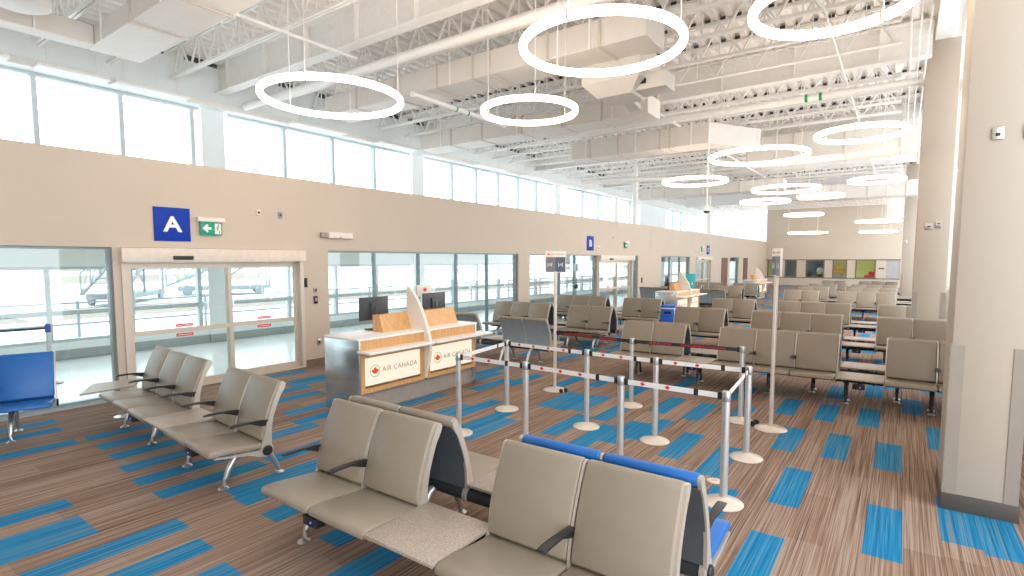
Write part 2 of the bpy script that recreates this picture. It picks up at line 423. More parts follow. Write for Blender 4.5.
struct('wall_end', MB().box(-14.5, XW-.3, 62, 62.2, 0, DK+.2), M['outwall'], 'pale end wall closing the corridor')
struct('wall_right_blocker', MB().box(2.2, 2.4, 5.5, 12, 0, DK+.1), M['wall'], 'unseen beige wall added along the right side to block daylight')  # added out of view to hold back sky light from the right
struct('wall_back_blocker', MB().box(-14.5, 2.2, -6.2, -6.0, 0, DK+.1), M['wall'], 'unseen beige wall added behind the view to cut the fill light')  # added out of view to reduce light from behind the camera
# outside
g = MB().add([(-400, -250, -.12), (-14.5, -250, -.12), (-14.5, 300, -.12), (-400, 300, -.12)], [(0,1,2,3)])
struct('ground', g, M['snow'], 'snow covered apron outside the windows')
struct('path', MB().box(-31, -25, -200, 250, -.119, -.112).box(-95, -62, -200, 250, -.119, -.110), M['berm'], 'bare tan ground strips across the snowy apron')
random.seed(3)
bm_ = MB(); pts = []
n = 60
vs = []; fs = []
for k in range(n):
    y = -240+k*9; hgt = 3.1+1.0*math.sin(k*.7)+random.uniform(-.3, .3)
    vs += [(-130, y, -.1), (-150, y, hgt*.6), (-175, y, hgt), (-200, y, -.1)]
for k in range(n-1):
    for q in range(3): fs.append([4*k+q, 4*k+q+1, 4*k+5+q, 4*k+4+q])
bm_.add(vs, fs)
o = bm_.build('distant_hill', M['berm']); tag(o, 'low tan field ridge on the horizon beyond the snowy apron', 'hill', None, 'structure')
# stair truck trusses seen through the sliding door
def stair_truck(x, y, rz, label):
    e = empty('boarding_stairs', label, 'boarding stairs', (x, y, -.12), rz, 'boarding stairs on the apron')
    m = MB()
    for s in (-.8, .8):
        m.bar((s, -3, .6), (s, 3, 3.2), .12); m.bar((s, -3, 1.6), (s, 3, 4.2), .07)
        for k in range(7):
            t = k/6; m.bar((s, -3+6*t, .6+2.6*t), (s, -3+6*t, 1.6+2.6*t), .05)
            if k < 6: m.bar((s, -3+6*t, .6+2.6*t), (s, -2+6*t, 2.03+2.6*t), .04)
    m.build('stair_rail', M['truss'], e)
    m = MB()
    for k in range(12):
        t = k/11; m.box(-.78, .78, -3+6*t-.2, -3+6*t+.2, .58+2.6*t, .62+2.6*t)
    m.build('tread', M['truss'], e)
    m = MB()
    for s in (-.8, .8):
        for yy in (0., 2.8): m.bar((s, yy, .5), (s, yy, 2.+yy*.42), .1)
    m.bar((-.8, 0, .9), (.8, 2.8, 2.7), .06); m.bar((.8, 0, .9), (-.8, 2.8, 2.7), .06)
    m.build('support_frame', M['truss'], e)
    m = MB().bbox(-.9, .9, -2.4, 2.9, .3, .55, .03); m.build('chassis', M['truss'], e)
    for sx in (-.85, .85):
        for yy in (-1.9, 2.2):
            MB().lathe([(.2, -.1), (.3, -.08), (.3, .08), (.2, .1)], seg=16).xform(Matrix.Translation((sx, yy, .3)) @ Matrix.Rotation(PI/2, 4, 'Y')).build('wheel', M['truss'], e)
stair_truck(-33, 11.2, .9, 'grey mobile boarding stairs outside, seen through the left leaf of the nearest sliding door')
stair_truck(-36, 17.5, -.4, 'grey mobile boarding stairs outside, seen through the right leaf of the nearest sliding door')
e = empty('guard_rail', 'thin grey guard rail standing outside the outer windows', 'railing', (-17.5, 0, -.12))
m = MB()
for z in (.55, 1.1): m.bar((0, -8, z), (0, 34, z), .05)
m.build('rail', M['truss'], e)
for k in range(14):
    MB().bar((0, -8+k*3.2, 0), (0, -8+k*3.2, 1.15), .06).build('rail_post', M['truss'], e)

# ------------------------------------------------------------------ far wall with the back-office windows
YF = 50.2
segs = [(-8.1, -7.2), (-6.85, -6.0), (-5.0, -4.0), (-3.3, -2.0)]
segs = [(-9.3, -8.62), (-7.95, -7.05), (-6.4, -5.05), (-4.5, -3.5), (-2.95, -1.6)]
w = MB(); w.box(-9.45, 3.4, YF, YF+.25, 2.12, DK+.1); w.box(-9.45, 3.4, YF, YF+.25, 0, .68)
xs = [-9.45]+[v for s in segs for v in s]+[-.96]
for k in range(0, len(xs), 2): w.box(xs[k], xs[k+1], YF, YF+.25, .68, 2.12)
w.box(-.1, 3.4, YF, YF+.25, .68, 2.12)
struct('wall_far', w, M['farwall'], 'tall beige end wall with a strip of office windows at head height')
struct('trim_far', MB().box(-9.45, -.08, YF-.03, YF, 2.08, 2.15).box(-9.45, -.08, YF-.03, YF, .62, .69), M['brownbase'], 'dark trim framing the office window strip in the end wall')
for k, (a, b) in enumerate(segs):
    m = MB(); t = .09
    m.box(a, a+t, YF-.02, YF+.1, .68, 2.12); m.box(b-t, b, YF-.02, YF+.1, .68, 2.12); m.box(a, b, YF-.02, YF+.1, .68, .74); m.box(a, b, YF-.02, YF+.1, 2.06, 2.12)
    o = struct('window_%d' % (nw+k), m, M['brownbase'], 'office window in the end wall, %s from the left' % ['first', 'second', 'third', 'fourth', 'fifth'][k])
    MB().box(a+t, b-t, YF+.03, YF+.04, .74, 2.06).build('pane', M['glass'], o)
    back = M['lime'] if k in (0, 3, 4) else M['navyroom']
    struct('wall_office_%d' % (k+1), MB().box(a-.35, b+.35, YF+1.6, YF+1.7, 0, 2.6).box(a-.4, a-.35, YF+.25, YF+1.7, 0, 2.6).box(b+.35, b+.4, YF+.25, YF+1.7, 0, 2.6), back, 'office wall behind the %s window of the end wall' % ['first', 'second', 'third', 'fourth', 'fifth'][k])
o = struct('door_6', MB().box(-.96, -.1, YF+.04, YF+.09, .0, 2.08), M['doorgrey'], 'grey door at the right end of the office window strip')
MB().bbox(-.88, -.78, YF-.0, YF+.04, 1., 1.05, .01).build('handle', M['alu'], o)

# ------------------------------------------------------------------ ceiling: ribbed deck, joists, girders
d = MB(); p = .30; x = -14.3; prof = []
while x < 2.2:
    prof += [(x, DK+.09), (x+.09, DK+.09), (x+.14, DK), (x+.25, DK)]; x += p
vs = [(a, -6, z) for a, z in prof]+[(a, 62, z) for a, z in prof]; n = len(prof)
d.add(vs, [[i, i+1, n+i+1, n+i] for i in range(n-1)])
dk = d.build('ceiling', M['ceil']); dk['kind'] = 'structure'; dk['label'] = 'white ribbed metal roof deck'; dk['category'] = 'ceiling'
struct('ceiling_roof', MB().box(-14.5, 2.2, -6, 62, DK+.1, DK+.3), M['ceil'], 'roof slab above the ribbed deck')
X0, X1 = -14.2, .3
def joist_meshes():
    zt, zb = DK-.02, 6.2
    tc = MB(); tc.box(X0, X1, -.07, -.01, zt-.06, zt-.005); tc.box(X0, X1, .01, .07, zt-.06, zt-.005)
    bc = MB(); bc.box(X0+.5, X1-.5, -.055, -.01, zb, zb+.055); bc.box(X0+.5, X1-.5, .01, .055, zb, zb+.055)
    wb = MB(); n = 16; st = (X1-X0-1.2)/n
    for k in range(n):
        a = X0+.6+k*st
        wb.bar((a, 0, zb+.03), (a+st/2, 0, zt-.03), .035); wb.bar((a+st/2, 0, zt-.03), (a+st, 0, zb+.03), .035)
        wb.bar((a+st/2, 0, zt-.03), (a+st/2, 0, zb+.03), .022)
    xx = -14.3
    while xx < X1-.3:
        tc.box(xx+.28, xx+.38, .0, .03, DK+.01, DK+.07, 1); xx += .30  # dark boxes drawn as shade in the open flutes above the chord
    return [('top_chord', tc.data('top_chord', [M['steel'], M['gapshade']])), ('bottom_chord', bc.data('bottom_chord', M['steel'])), ('web', wb.data('web', M['steel']))]
JM = joist_meshes()
gird = [-.2, 6.95, 14.1, 21.3, 28.4, 35.6, 42.8]
ys = []
for a in gird:
    ys += [a+1.19*k for k in range(1, 6)]
for k, y in enumerate(ys):
    if y < 1.5 or y > 49.5: continue
    e = empty('roof_joist', 'white open-web steel joist spanning under the ribbed roof deck', 'roof joist', (0, y, 0), 0, 'open-web roof joists')
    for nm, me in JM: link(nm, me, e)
gm = MB()
gm.box(X0, X1, -.13, .13, 6.2, 6.23); gm.box(X0, X1, -.13, .13, DK-.05, DK-.02); gm.box(X0, X1, -.012, .012, 6.2, DK-.03)
for k in range(12): gm.box(X0+.8+k*1.6, X0+.82+k*1.6, -.12, .12, 6.23, DK-.04)
gme = gm.data('girder', M['steel'])
for k, y in enumerate(gird[1:]):
    o = link('roof_girder', gme, None, (0, y, 0))
    tag(o, 'deep white steel I-beam under the roof deck, %s along the hall' % ['first', 'second', 'third', 'fourth', 'fifth', 'sixth'][k], 'roof beam', 'roof girders')
# edge beam on the right columns
o = MB().box(.35, .65, -3, 50, 6.72, 6.76).box(.35, .65, -3, 50, 6.90, 6.93).box(.48, .52, -3, 50, 6.76, 6.90).build('roof_girder', M['steel'])
tag(o, 'white steel beam running lengthwise over the right-hand columns', 'roof beam')

# ducts --------------------------------------------------------------
def duct(path_boxes, label, seams, nm='air_duct'):
    e = empty(nm, label, 'air duct', path_boxes[0][:1]+(path_boxes[0][2], path_boxes[0][4]))
    ox, oy, oz = e.location
    m = MB()
    for b in path_boxes:
        if len(b) == 6: m.bbox(b[0]-ox, b[1]-ox, b[2]-oy, b[3]-oy, b[4]-oz, b[5]-oz, .012, 0, 1)
    m.build('duct_casing', M['duct'], e)
    for b in path_boxes:
        ln = b[1]-b[0] > b[3]-b[2]
        a0, a1 = (b[0], b[1]) if ln else (b[2], b[3])
        for q in (.12, .5, .88):
            v = a0+(a1-a0)*q
            for e_ in ((b[2]-.012, b[3]+.012) if ln else (b[0]-.012, b[1]+.012)):
                x_, y_ = (v, e_) if ln else (e_, v)
                MB().box(x_-.018-ox, x_+.018-ox, y_-.01-oy, y_+.01-oy, b[4]-oz, DK+.03-oz).build('hanger_strap', M['steel'], e)
    for (ax, v, b) in seams:
        s = MB(); t = .022
        if ax == 'x': s.box(v-t-ox, v+t-ox, b[2]-.02-oy, b[3]+.02-oy, b[4]-.02-oz, b[5]+.02-oz)
        else: s.box(b[0]-.02-ox, b[1]+.02-ox, v-t-oy, v+t-oy, b[4]-.02-oz, b[5]+.02-oz)
        s.build('seam_flange', M['seam'], e)
    return e
b1 = (-11.6, -3.4, 8.3, 9.1, 5.6, 6.05)
duct([b1], 'long white rectangular duct above the nearest ring lights', [('x', v, b1) for v in (-10.4, -9.1, -7.85, -6.9, -6.5, -5.2, -4.2)])
b2 = (-12.5, -5.0, 12.4, 13.2, 5.55, 6.0)
duct([b2], 'white rectangular duct behind the small ring light near the windows', [('x', v, b2) for v in (-11.2, -10., -8.6, -7.3, -6.2)])
b3 = (-9.3, -4.7, 16.4, 17.3, 5.5, 6.1)
e3 = duct([b3], 'white rectangular duct with a blunt end, mid hall', [('x', v, b3) for v in (-8.6, -7.6, -6.2, -5.9)])
m = MB().prism([(-4.72, 16.4), (-4.72, 17.3), (-4.3, 18.6), (-3.7, 18.2)], 5.5, 6.1, 'z'); m.v = [(a-e3.location.x, b-e3.location.y, c-e3.location.z) for a, b, c in m.v]
m.build('duct_elbow', M['duct'], e3)
b4 = (-4.4, 3.2, 19.6, 20.9, 5.35, 6.15)
duct([b4], 'wide white duct crossing above the mid-hall ring lights', [('x', v, b4) for v in (-3., -1.6, -.2)])
b5 = (-11.45, -11.1, -3, 3.5, 5.68, 6.0); b6 = (-11.45, -5.6, 3.5, 4.3, 5.68, 6.0)
duct([b5, b6], 'L-shaped white duct at the top left corner', [('y', 2.2, b5), ('x', -9.6, b6), ('x', -8.2, b6), ('x', -7.2, b6)])
b7 = (-4.4, 3, 31.2, 32.2, 5.1, 5.8)
duct([b7], 'far white duct near the end wall', [('x', v, b7) for v in (-3, -1.5, 0)])
b8 = (-.9, 1.2, 40., 41., 4.6, 6.)
duct([b8], 'boxy white duct drop near the end wall beside the columns', [('x', .2, b8)])
b9 = (-11.6, -4.5, 27.2, 28.0, 5.3, 5.8)
duct([b9], 'white rectangular duct over the second check-in counter', [('x', v, b9) for v in (-10, -8.2, -6.4)])
# hopper and damper box
e = empty('duct_plenum', 'hopper-shaped white plenum hanging behind the large ring light', 'air duct', (-4.35, 9.4, 5.05)); e.scale = (.74, .74, .74)
m = MB()
q0 = [(-.75, -.55, .30), (.75, -.55, .30), (.75, .75, .30), (-.75, .75, .30)]; q1 = [(-.45, -.3, 0), (.45, -.3, 0), (.45, .5, 0), (-.45, .5, 0)]
q2 = [(a, b, 1.05) for a, b, c in q0]
m.add(q1+q0+q2, [(3,2,1,0), (8,9,10,11)]+[[4*r+i, 4*r+(i+1) % 4, 4*r+4+(i+1) % 4, 4*r+4+i] for r in (0, 1) for i in range(4)])
m.build('hopper', M['duct'], e)
MB().bbox(.44, 1.25, -.2, .45, .05, .42, .012).build('branch_box', M['duct'], e)
MB().box(.60, .78, -.215, -.2, .18, .30).build('damper_motor', M['dark'], e)
MB().bbox(-.2, .2, 1.0, 1.06, -.05, .0, .01).bar((0, .5, .1), (0, 1.05, -.02), .3, .12).build('outlet', M['duct'], e)
o = MB().lathe([(.30, 0), (.36, .03), (.36, .5), (.30, .55), (.18, .56), (.18, 1.29)], seg=24).build('air_diffuser', M['duct'], None, (-10.2, 2.35, 5.65)); tag(o, 'round white air diffuser cut by the top left of the picture', 'air diffuser')
# pipes ---------------------------------------------------------------
def pipe(pts, r, label, hang=()):
    e = empty('ceiling_pipe', label, 'pipe', pts[0]); o = Vector(pts[0])
    MB().tube([Vector(p_)-o for p_ in pts], r, 10).build('pipe_run', M['steel'], e)
    for h in hang:
        h = Vector(h)-o
        MB().bar(h, (h.x, h.y, DK-.1-o.z), .012).lathe([(r+.015, -.02), (r+.015, .02)], (h.x, h.y, h.z), 12).build('hanger', M['steel'], e)
    return e
pipe([(-13.8, 7.5, 6.0), (3.5, 7.5, 6.0)], .095, 'thick white pipe crossing above the nearest large ring light', [(x_, 7.5, 6.0) for x_ in (-10, -6.5, -3)])
pg = pipe([(-9.2, 15.0, 5.98), (3.5, 15.0, 5.98)], .085, 'white pipe with two green bands crossing mid hall', [(x_, 15., 5.98) for x_ in (-7, -4, -1)])
for xx in (-2.05, -1.75): MB().lathe([(.092, -.03), (.092, .03)], seg=12).xform(Matrix.Translation((xx+9.2, 0, 0)) @ Matrix.Rotation(PI/2, 4, 'Y')).build('green_band', M['bandgreen'], pg)
pg2 = pipe([(-8.28, 8.0, 5.48), (-8.28, 11.2, 5.48)], .055, 'thin white pipe with two green bands running lengthwise near the windows', [(-8.28, 9.15, 5.48), (-8.28, 10.9, 5.48)])
for yy in (1.35, 1.75): MB().lathe([(.062, -.02), (.062, .02)], seg=12).xform(Matrix.Translation((0, yy, 0)) @ Matrix.Rotation(PI/2, 4, 'X')).build('green_band', M['bandgreen'], pg2)
pipe([(-9.0, -2, 6.1), (-9.0, 7.2, 6.1)], .03, 'slim white sprinkler pipe running lengthwise at the upper left', [(-9., 4.5, 6.1)])
pipe([(-5.6, 11, 6.1), (-5.6, 30, 6.1)], .03, 'slim white sprinkler pipe running lengthwise over the middle of the hall', [(-5.6, 16, 6.1)])
pipe([(-1.2, 8, 6.12), (-1.2, 34, 6.12)], .014, 'slim white conduit running lengthwise near the columns', [(-1.2, 10, 6.12), (-1.2, 18, 6.12)])
for k, xx in enumerate((-.05, .08, .2)):
    o = pipe([(xx, 9+k*.8, 6.05-k*.05), (xx, 26, 6.05-k*.05)], .013, 'thin white conduit in the bundle beside the right-hand columns'); o['group'] = 'bundled conduits by the columns'
o = pipe([(-10.6, 19.5, 5.2), (-8.6, 20.2, 5.25), (-6.6, 21.6, 5.25)], .09, 'pale branch pipe meeting the white riser over the partition')
for k, (yy, zt) in enumerate(((23.4, 5.71), (35., 5.4))):
    o = MB().lathe([(.13, 0), (.13, zt), (.09, zt+.05), (.09, DK-.05)], (0, 0, 0), 16).build('riser_pipe', M['steel'], None, (-9.95, yy, 0))
    tag(o, 'white vertical riser pipe behind the partition, %s' % ['nearer one, left of the joint in the wall', 'farther one, above the letter C sign'][k], 'pipe', 'white riser pipes')
e = empty('pendant_speaker', 'slim white pendant with a small dark dome hanging mid hall', 'pendant', (-4.62, 16, 3.5))
MB().tube([(0, 0, .15), (0, 0, 3.3)], .022, 8).build('drop_rod', M['steel'], e)
MB().lathe([(.04, .16), (.09, .05), (.11, .02), (.11, 0)][::-1], seg=18).build('dome', M['steel'], e)
MB().lathe([(.03, -.06), (.075, -.04), (.09, 0)], seg=16).build('lens', M['dark'], e)
# radiant panels under the clerestory head
for k, (a, b) in enumerate(((.9, 2.9), (3.3, 4.45), (4.55, 6.0), (8.6, 10.3), (11.6, 13.2), (16.4, 18.2), (19.6, 21.4), (25.6, 27.4))):
    e = empty('radiant_heater', 'white radiant heater panel hung under the clerestory head, %s from the left' % ['first', 'second', 'third', 'fourth', 'fifth', 'sixth', 'seventh', 'eighth'][k], 'heater panel', (-13.55, (a+b)/2, 5.76), 0, 'radiant heater panels by the clerestory')
    hl = (b-a)/2
    MB().bbox(-.22, .22, -hl, hl, 0, .07, .012).build('panel', M['steel'], e)
    for yy in (-hl*.7, hl*.7): MB().bar((0, yy, .07), (0, yy, DK-5.9), .012).build('hanger_rod', M['steel'], e)

# ------------------------------------------------------------------ ring lights
RL = [(330, 97.5, 150, 'large ring light nearest the clerestory windows at the left'), (603.5, 43, 172, 'large ring light over the queue posts, brightest in the middle of the ceiling'),
      (529.5, 111.5, 98, 'small ring light in front of the second duct, between the two nearest large rings')]
def ring_light(x, y, z, D, label):
    e = empty('ring_light', label, 'ring light', (x, y, z), random.uniform(0, 1), 'glowing ring lights')
    n = 72; t = .040; R = D/2+.015
    vs = []; fs = []
    prof = [(R-t, 0), (R-t*.6, -t*.55), (R+t*.6, -t*.55), (R+t, 0), (R+t, t*1.1), (R+t*.7, t*1.5), (R-t*.7, t*1.5), (R-t, t*1.1)]
    q = len(prof)
    for k in range(n):
        a = 2*PI*k/n
        vs += [(r*math.cos(a), r*math.sin(a), zz) for r, zz in prof]
    for k in range(n):
        for i in range(q): fs.append([k*q+i, k*q+(i+1) % q, ((k+1) % n)*q+(i+1) % q, ((k+1) % n)*q+i])
    MB().add(vs, fs).build('diffuser', M['tube'], e)
    for k in range(3):
        a = 2*PI*k/3+.4; c, s = math.cos(a), math.sin(a)
        b = MB().bbox(-t*1.08, t*1.08, -.012, .012, -t*.6, t*1.6, .004); b.xform(Matrix.Translation((R*c, R*s, 0)) @ Matrix.Rotation(a, 4, 'Z'))
        b.build('clamp', M['seam'], e)
        MB().bar((R*c, R*s, t*1.5), (R*c, R*s, DK-.005-z), .008).build('cable', M['steel'], e)
RINGS = [
    (-6.92, 5.09, 4.45, 1.94, 'large ring light nearest the clerestory windows at the upper left'),
    (-2.82, 5.62, 4.45, 1.72, 'large bright ring light over the queue posts, in front of the hopper plenum'),
    (-4.95, 7.35, 4.45, 1.45, 'small ring light below the long duct, between the two nearest large rings'),
    (-0.64, 6.0, 4.45, 1.33, 'large ring light cut by the top edge of the picture'),
    (-2.79, 13.54, 4.45, 2.03, 'wide ring light just beyond the blunt-ended duct'),
    (-0.74, 12.26, 4.45, 1.44, 'ring light beside the second column, tilting up to the right in view'),
    (-5.21, 16.72, 4.45, 1.8, 'ring light close above the partition and second counter'),
    (-3.28, 20.27, 4.45, 2.0, 'ring light in the middle of the far group, widest of them'),
    (-0.73, 19.54, 4.45, 1.36, 'ring light in the far group next to the second column'),
    (-4.64, 24.07, 4.45, 1.77, 'ring light left of centre in the far group'),
    (-2.57, 23.2, 4.45, 1.44, 'small ring light right of centre in the far group'),
    (-4.02, 30.09, 4.3, 1.62, 'small flat-looking ring light low in the far group'),
    (-1.2, 37.67, 4.3, 2.17, 'ring light low in the far group beside the third column'),
    (-5.83, 46.0, 4.11, 2.52, 'farthest ring light near the end wall, left one'),
    (-1.45, 46.0, 4.06, 2.16, 'farthest ring light near the end wall, right one'),
]
for r in RINGS: ring_light(*r)

# ------------------------------------------------------------------ right-hand columns
def big_column(x, y, wd, dp, label, top=6.72):
    o = MB().bbox(0, wd, 0, dp, 0, top, .012).build('column', M['column'], None, (x, y, 0)); tag(o, label, 'column', None, 'structure')
    for a, b in ((-.004, .085), (wd-.085, wd+.004)):
        MB().box(a, b, -.006, .05, .14, 1.4).build('corner_guard', M['guard'], o)
    MB().box(-.006, .02, .0, .09, .14, 1.4).build('corner_guard', M['farwall'], o)  # paler guard colour stands in for window light on this side
    MB().bbox(-.012, wd+.012, -.014, dp+.012, 0, .14, .003).build('baseboard', M['base'], o)
    return o
big_column(.37, 5.74, .47, .72, 'nearest beige square column at the right edge with grey corner guards')
big_column(.22, 14.8, .58, .6, 'second beige square column, seen over the bench rows')
big_column(-.02, 33, .58, .6, 'third beige column, partly hidden behind the second')
def plate(x, y, z, label, nm='wall_switch', w_=.075, h_=.115, d_='y', knob='dark', nk=1, cat='switch'):
    e = empty(nm, label, cat, (x, y, z))
    if d_ == 'y':
        MB().bbox(-w_/2, w_/2, -.014, 0, -h_/2, h_/2, .004).build('plate', M['alu'], e)
        for k in range(nk):
            zz = -.01 if nk == 1 else (-.028+.056*k)
            MB().bbox(-w_*.2, w_*.2, -.02, -.012, zz-.012, zz+.012, .003).build('socket', M[knob], e)
    else:
        MB().bbox(0, .014, -w_/2, w_/2, -h_/2, h_/2, .004).build('plate', M['alu'], e)
        MB().bbox(.012, .02, -w_*.2, w_*.2, -.012, .012, .003).build('socket', M[knob], e)
    return e
plate(.565, 5.74, 3.09, 'small metal plate with a dark jack high on the nearest column', 'jack_plate', .075, .095, cat='wall plate')
plate(.755, 5.74, 3.09, 'double metal socket plate high on the nearest column, right of the jack plate', 'socket_plate', .075, .115, nk=2, knob='white', cat='wall plate')
plate(.44, 14.8, 2.83, 'metal jack plate high on the second column', 'jack_plate', .14, .15, cat='wall plate')
plate(.60, 14.8, 2.85, 'double socket plate high on the second column, right of its jack plate', 'socket_plate', .1, .16, nk=2, cat='wall plate')
plate(.1, 33, 3.0, 'small dark plate on the third column', 'jack_plate', .14, .16, cat='wall plate')

# ------------------------------------------------------------------ beam benches
PITCH = .58
def soft_prism(prof, x0, x1, r=.012):
    """cushion: profile (y, z) extruded in x with rounded side edges"""
    mb = MB(); n = len(prof)
    cy = sum(p_[0] for p_ in prof)/n; cz = sum(p_[1] for p_ in prof)/n
    def inset(k):
        out = []
        for i in range(n):
            a = Vector(prof[i-1]); b = Vector(prof[i]); c = Vector(prof[(i+1) % n])
            d1 = (b-a).normalized(); d2 = (c-b).normalized()
            nn = Vector((d1.y+d2.y, -d1.x-d2.x)); 
            if nn.length < 1e-5: nn = Vector((0, 0))
            else: nn.normalize()
            if nn.dot(Vector((cy, cz))-b) < 0 and False: nn = -nn
            out.append(b-nn*k)
        return out
    area = sum(prof[i][0]*prof[(i+1) % n][1]-prof[(i+1) % n][0]*prof[i][1] for i in range(n))
    sg = 1 if area > 0 else -1
    rings = [(x0, sg*r), (x0+r*.35, sg*r*.35), (x0+r, 0), (x1-r, 0), (x1-r*.35, sg*r*.35), (x1, sg*r)]
    vs = []; fs = []
    for x_, k in rings: vs += [(x_, p_[0], p_[1]) for p_ in inset(k)]
    for j in range(len(rings)-1):
        for i in range(n): fs.append([j*n+i, j*n+(i+1) % n, (j+1)*n+(i+1) % n, (j+1)*n+i])
    fs.append(list(range(n))); fs.append([(len(rings)-1)*n+i for i in range(n)])
    return mb.add(vs, fs)
SEAT = [(-.452, .405), (-.455, .425), (-.445, .445), (-.42, .455), (-.36, .455), (-.26, .447), (-.14, .435), (-.03, .425), (.04, .425), (.05, .40), (.045, .375), (-.05, .372), (-.2, .382), (-.34, .398), (-.42, .395)]
BACK = [(.005, .455), (.012, .52), (.030, .60), (.058, .69), (.092, .78), (.128, .86), (.163, .930), (.176, .955), (.195, .968), (.222, .968), (.242, .955), (.250, .935), (.244, .912), (.222, .898), (.19, .86), (.175, .84), (.135, .75), (.100, .65), (.075, .55), (.062, .46), (.05, .435), (.02, .435)]
SHELL = [(.062, .40), (.075, .55), (.100, .65), (.135, .75), (.175, .84), (.200, .888), (.215, .900), (.232, .895), (.195, .83), (.155, .74), (.122, .65), (.097, .55), (.088, .40)]
SIDE = [(-.01, .37), (.012, .42), (.036, .50), (.056, .60), (.084, .69), (.118, .78), (.152, .86), (.180, .918), (.190, .945), (.200, .960), (.225, .964), (.244, .952), (.249, .935), (.236, .90), (.19, .83), (.152, .74), (.120, .65), (.100, .55), (.096, .42), (.098, .33), (.03, .32), (-.02, .345)]
SRAIL = [(-.40, .40), (-.30, .385), (-.1, .372), (.03, .36), (.05, .30), (-.02, .305), (-.12, .345), (-.3, .37), (-.41, .385)]
ARM = [(-.275, .628), (-.272, .640), (-.24, .652), (-.15, .655), (-.02, .645), (.06, .632), (.075, .620), (.06, .605), (-.02, .618), (-.15, .630), (-.24, .626)]
g_ = .012
BM = {}
for cn in ('taupe', 'blue'):
    BM['seat', cn] = soft_prism(SEAT, g_/2, PITCH-g_/2, .014).data('seat', M[cn])
    BM['back', cn] = soft_prism(BACK, g_, PITCH-g_, .014).data('backrest', M[cn])
for cn, mm in (('shell', 'shell'), ('greyshell', 'greyshell')):
    BM[cn] = MB().prism(SHELL, .008, PITCH-.008, 'x').data('back_shell', M[mm])
BM['side'] = MB().prism(SIDE, -.011, .011, 'x').data('side_frame', M['bframe'])
SIDE2 = [(-.0, .42), (.012, .50), (.034, .60), (.064, .69), (.098, .78), (.134, .86), (.168, .93), (.181, .950), (.197, .962), (.222, .962), (.240, .950), (.245, .935), (.229, .90), (.19, .83), (.152, .74), (.120, .65), (.097, .55), (.088, .42), (.095, .33), (.03, .32)]
BM['side2'] = MB().prism(SIDE2, -.008, .008, 'x').data('side_frame', M['bframe'])
BM['rail'] = MB().prism(SRAIL, -.012, .012, 'x').data('seat_rail', M['bframe'])
# arm pad: tapered paddle seen from above
am = MB(); nA = len(ARM); lv = [(-1, .55), (-.75, .9), (0, 1.), (.75, .9), (1, .55)]
for xk, sc in lv:
    am.v += [(xk*.027*(1 if y_ < -.05 else .75), y_, .633+(z_-.633)*sc*.8) for y_, z_ in ARM]
for j in range(len(lv)-1):
    for i in range(nA): am.f.append([j*nA+i, j*nA+(i+1) % nA, (j+1)*nA+(i+1) % nA, (j+1)*nA+i]); am.m.append(0)
am.f += [list(range(nA)), [(len(lv)-1)*nA+i for i in range(nA)]]; am.m += [0, 0]
BM['arm'] = am.data('armrest', M['dark'])
BM['armb'] = MB().prism([(-.10, .625), (.07, .62), (.07, .575), (.02, .58)], -.009, .009, 'x').data('arm_bracket', M['dark'])
lg = MB()
fr_ = [(0, .03, .33), (0, -.06, .315), (0, -.13, .26), (0, -.185, .17), (0, -.215, .09), (0, -.235, .025)]
rr_ = [(0, .06, .33), (0, .13, .30), (0, .20, .22), (0, .25, .12), (0, .29, .025)]
lg.tube(fr_, [.036, .037, .034, .029, .024, .020], 10); lg.tube(rr_, [.036, .034, .030, .025, .020], 10)
BM['leg'] = lg.data('leg', M['alu'])
lg = MB(); lg.tube([(0, .05, .33), (0, .0, .26), (0, -.05, .12), (0, -.07, .025)], [.03, .028, .022, .018], 8); lg.tube([(0, .06, .33), (0, .11, .26), (0, .15, .12), (0, .17, .025)], [.03, .028, .022, .018], 8)
BM['darkleg'] = lg.data('leg', M['beam'])
BM['foot'] = MB().lathe([(.046, 0), (.048, .006), (.038, .016), (.018, .026)], seg=16).data('foot', M['alu'])
BM['outlet'] = MB().bbox(-.075, .075, -.04, .04, -.035, .035, .008).data('power_outlet', M['dark'])
BM['led'] = MB().lathe([(.007, 0), (.007, .003)], seg=8).xform(Matrix.Rotation(PI/2, 4, 'X')).data('status_light', M['led'])
BM['cap'] = MB().lathe([(.047, 0), (.047, .012), (.040, .018)], seg=18).xform(Matrix.Rotation(PI/2, 4, 'Y')).data('end_cap', M['dark'])
BM['hub'] = MB().lathe([(.064, -.03), (.064, .004), (.055, .008)], seg=18).xform(Matrix.Rotation(PI/2, 4, 'Y')).data('beam_hub', M['bframe'])
TAB = MB().bbox(.004, PITCH-.004, -.455, .10, .424, .446, .004).data('table_top', M['laminate'])
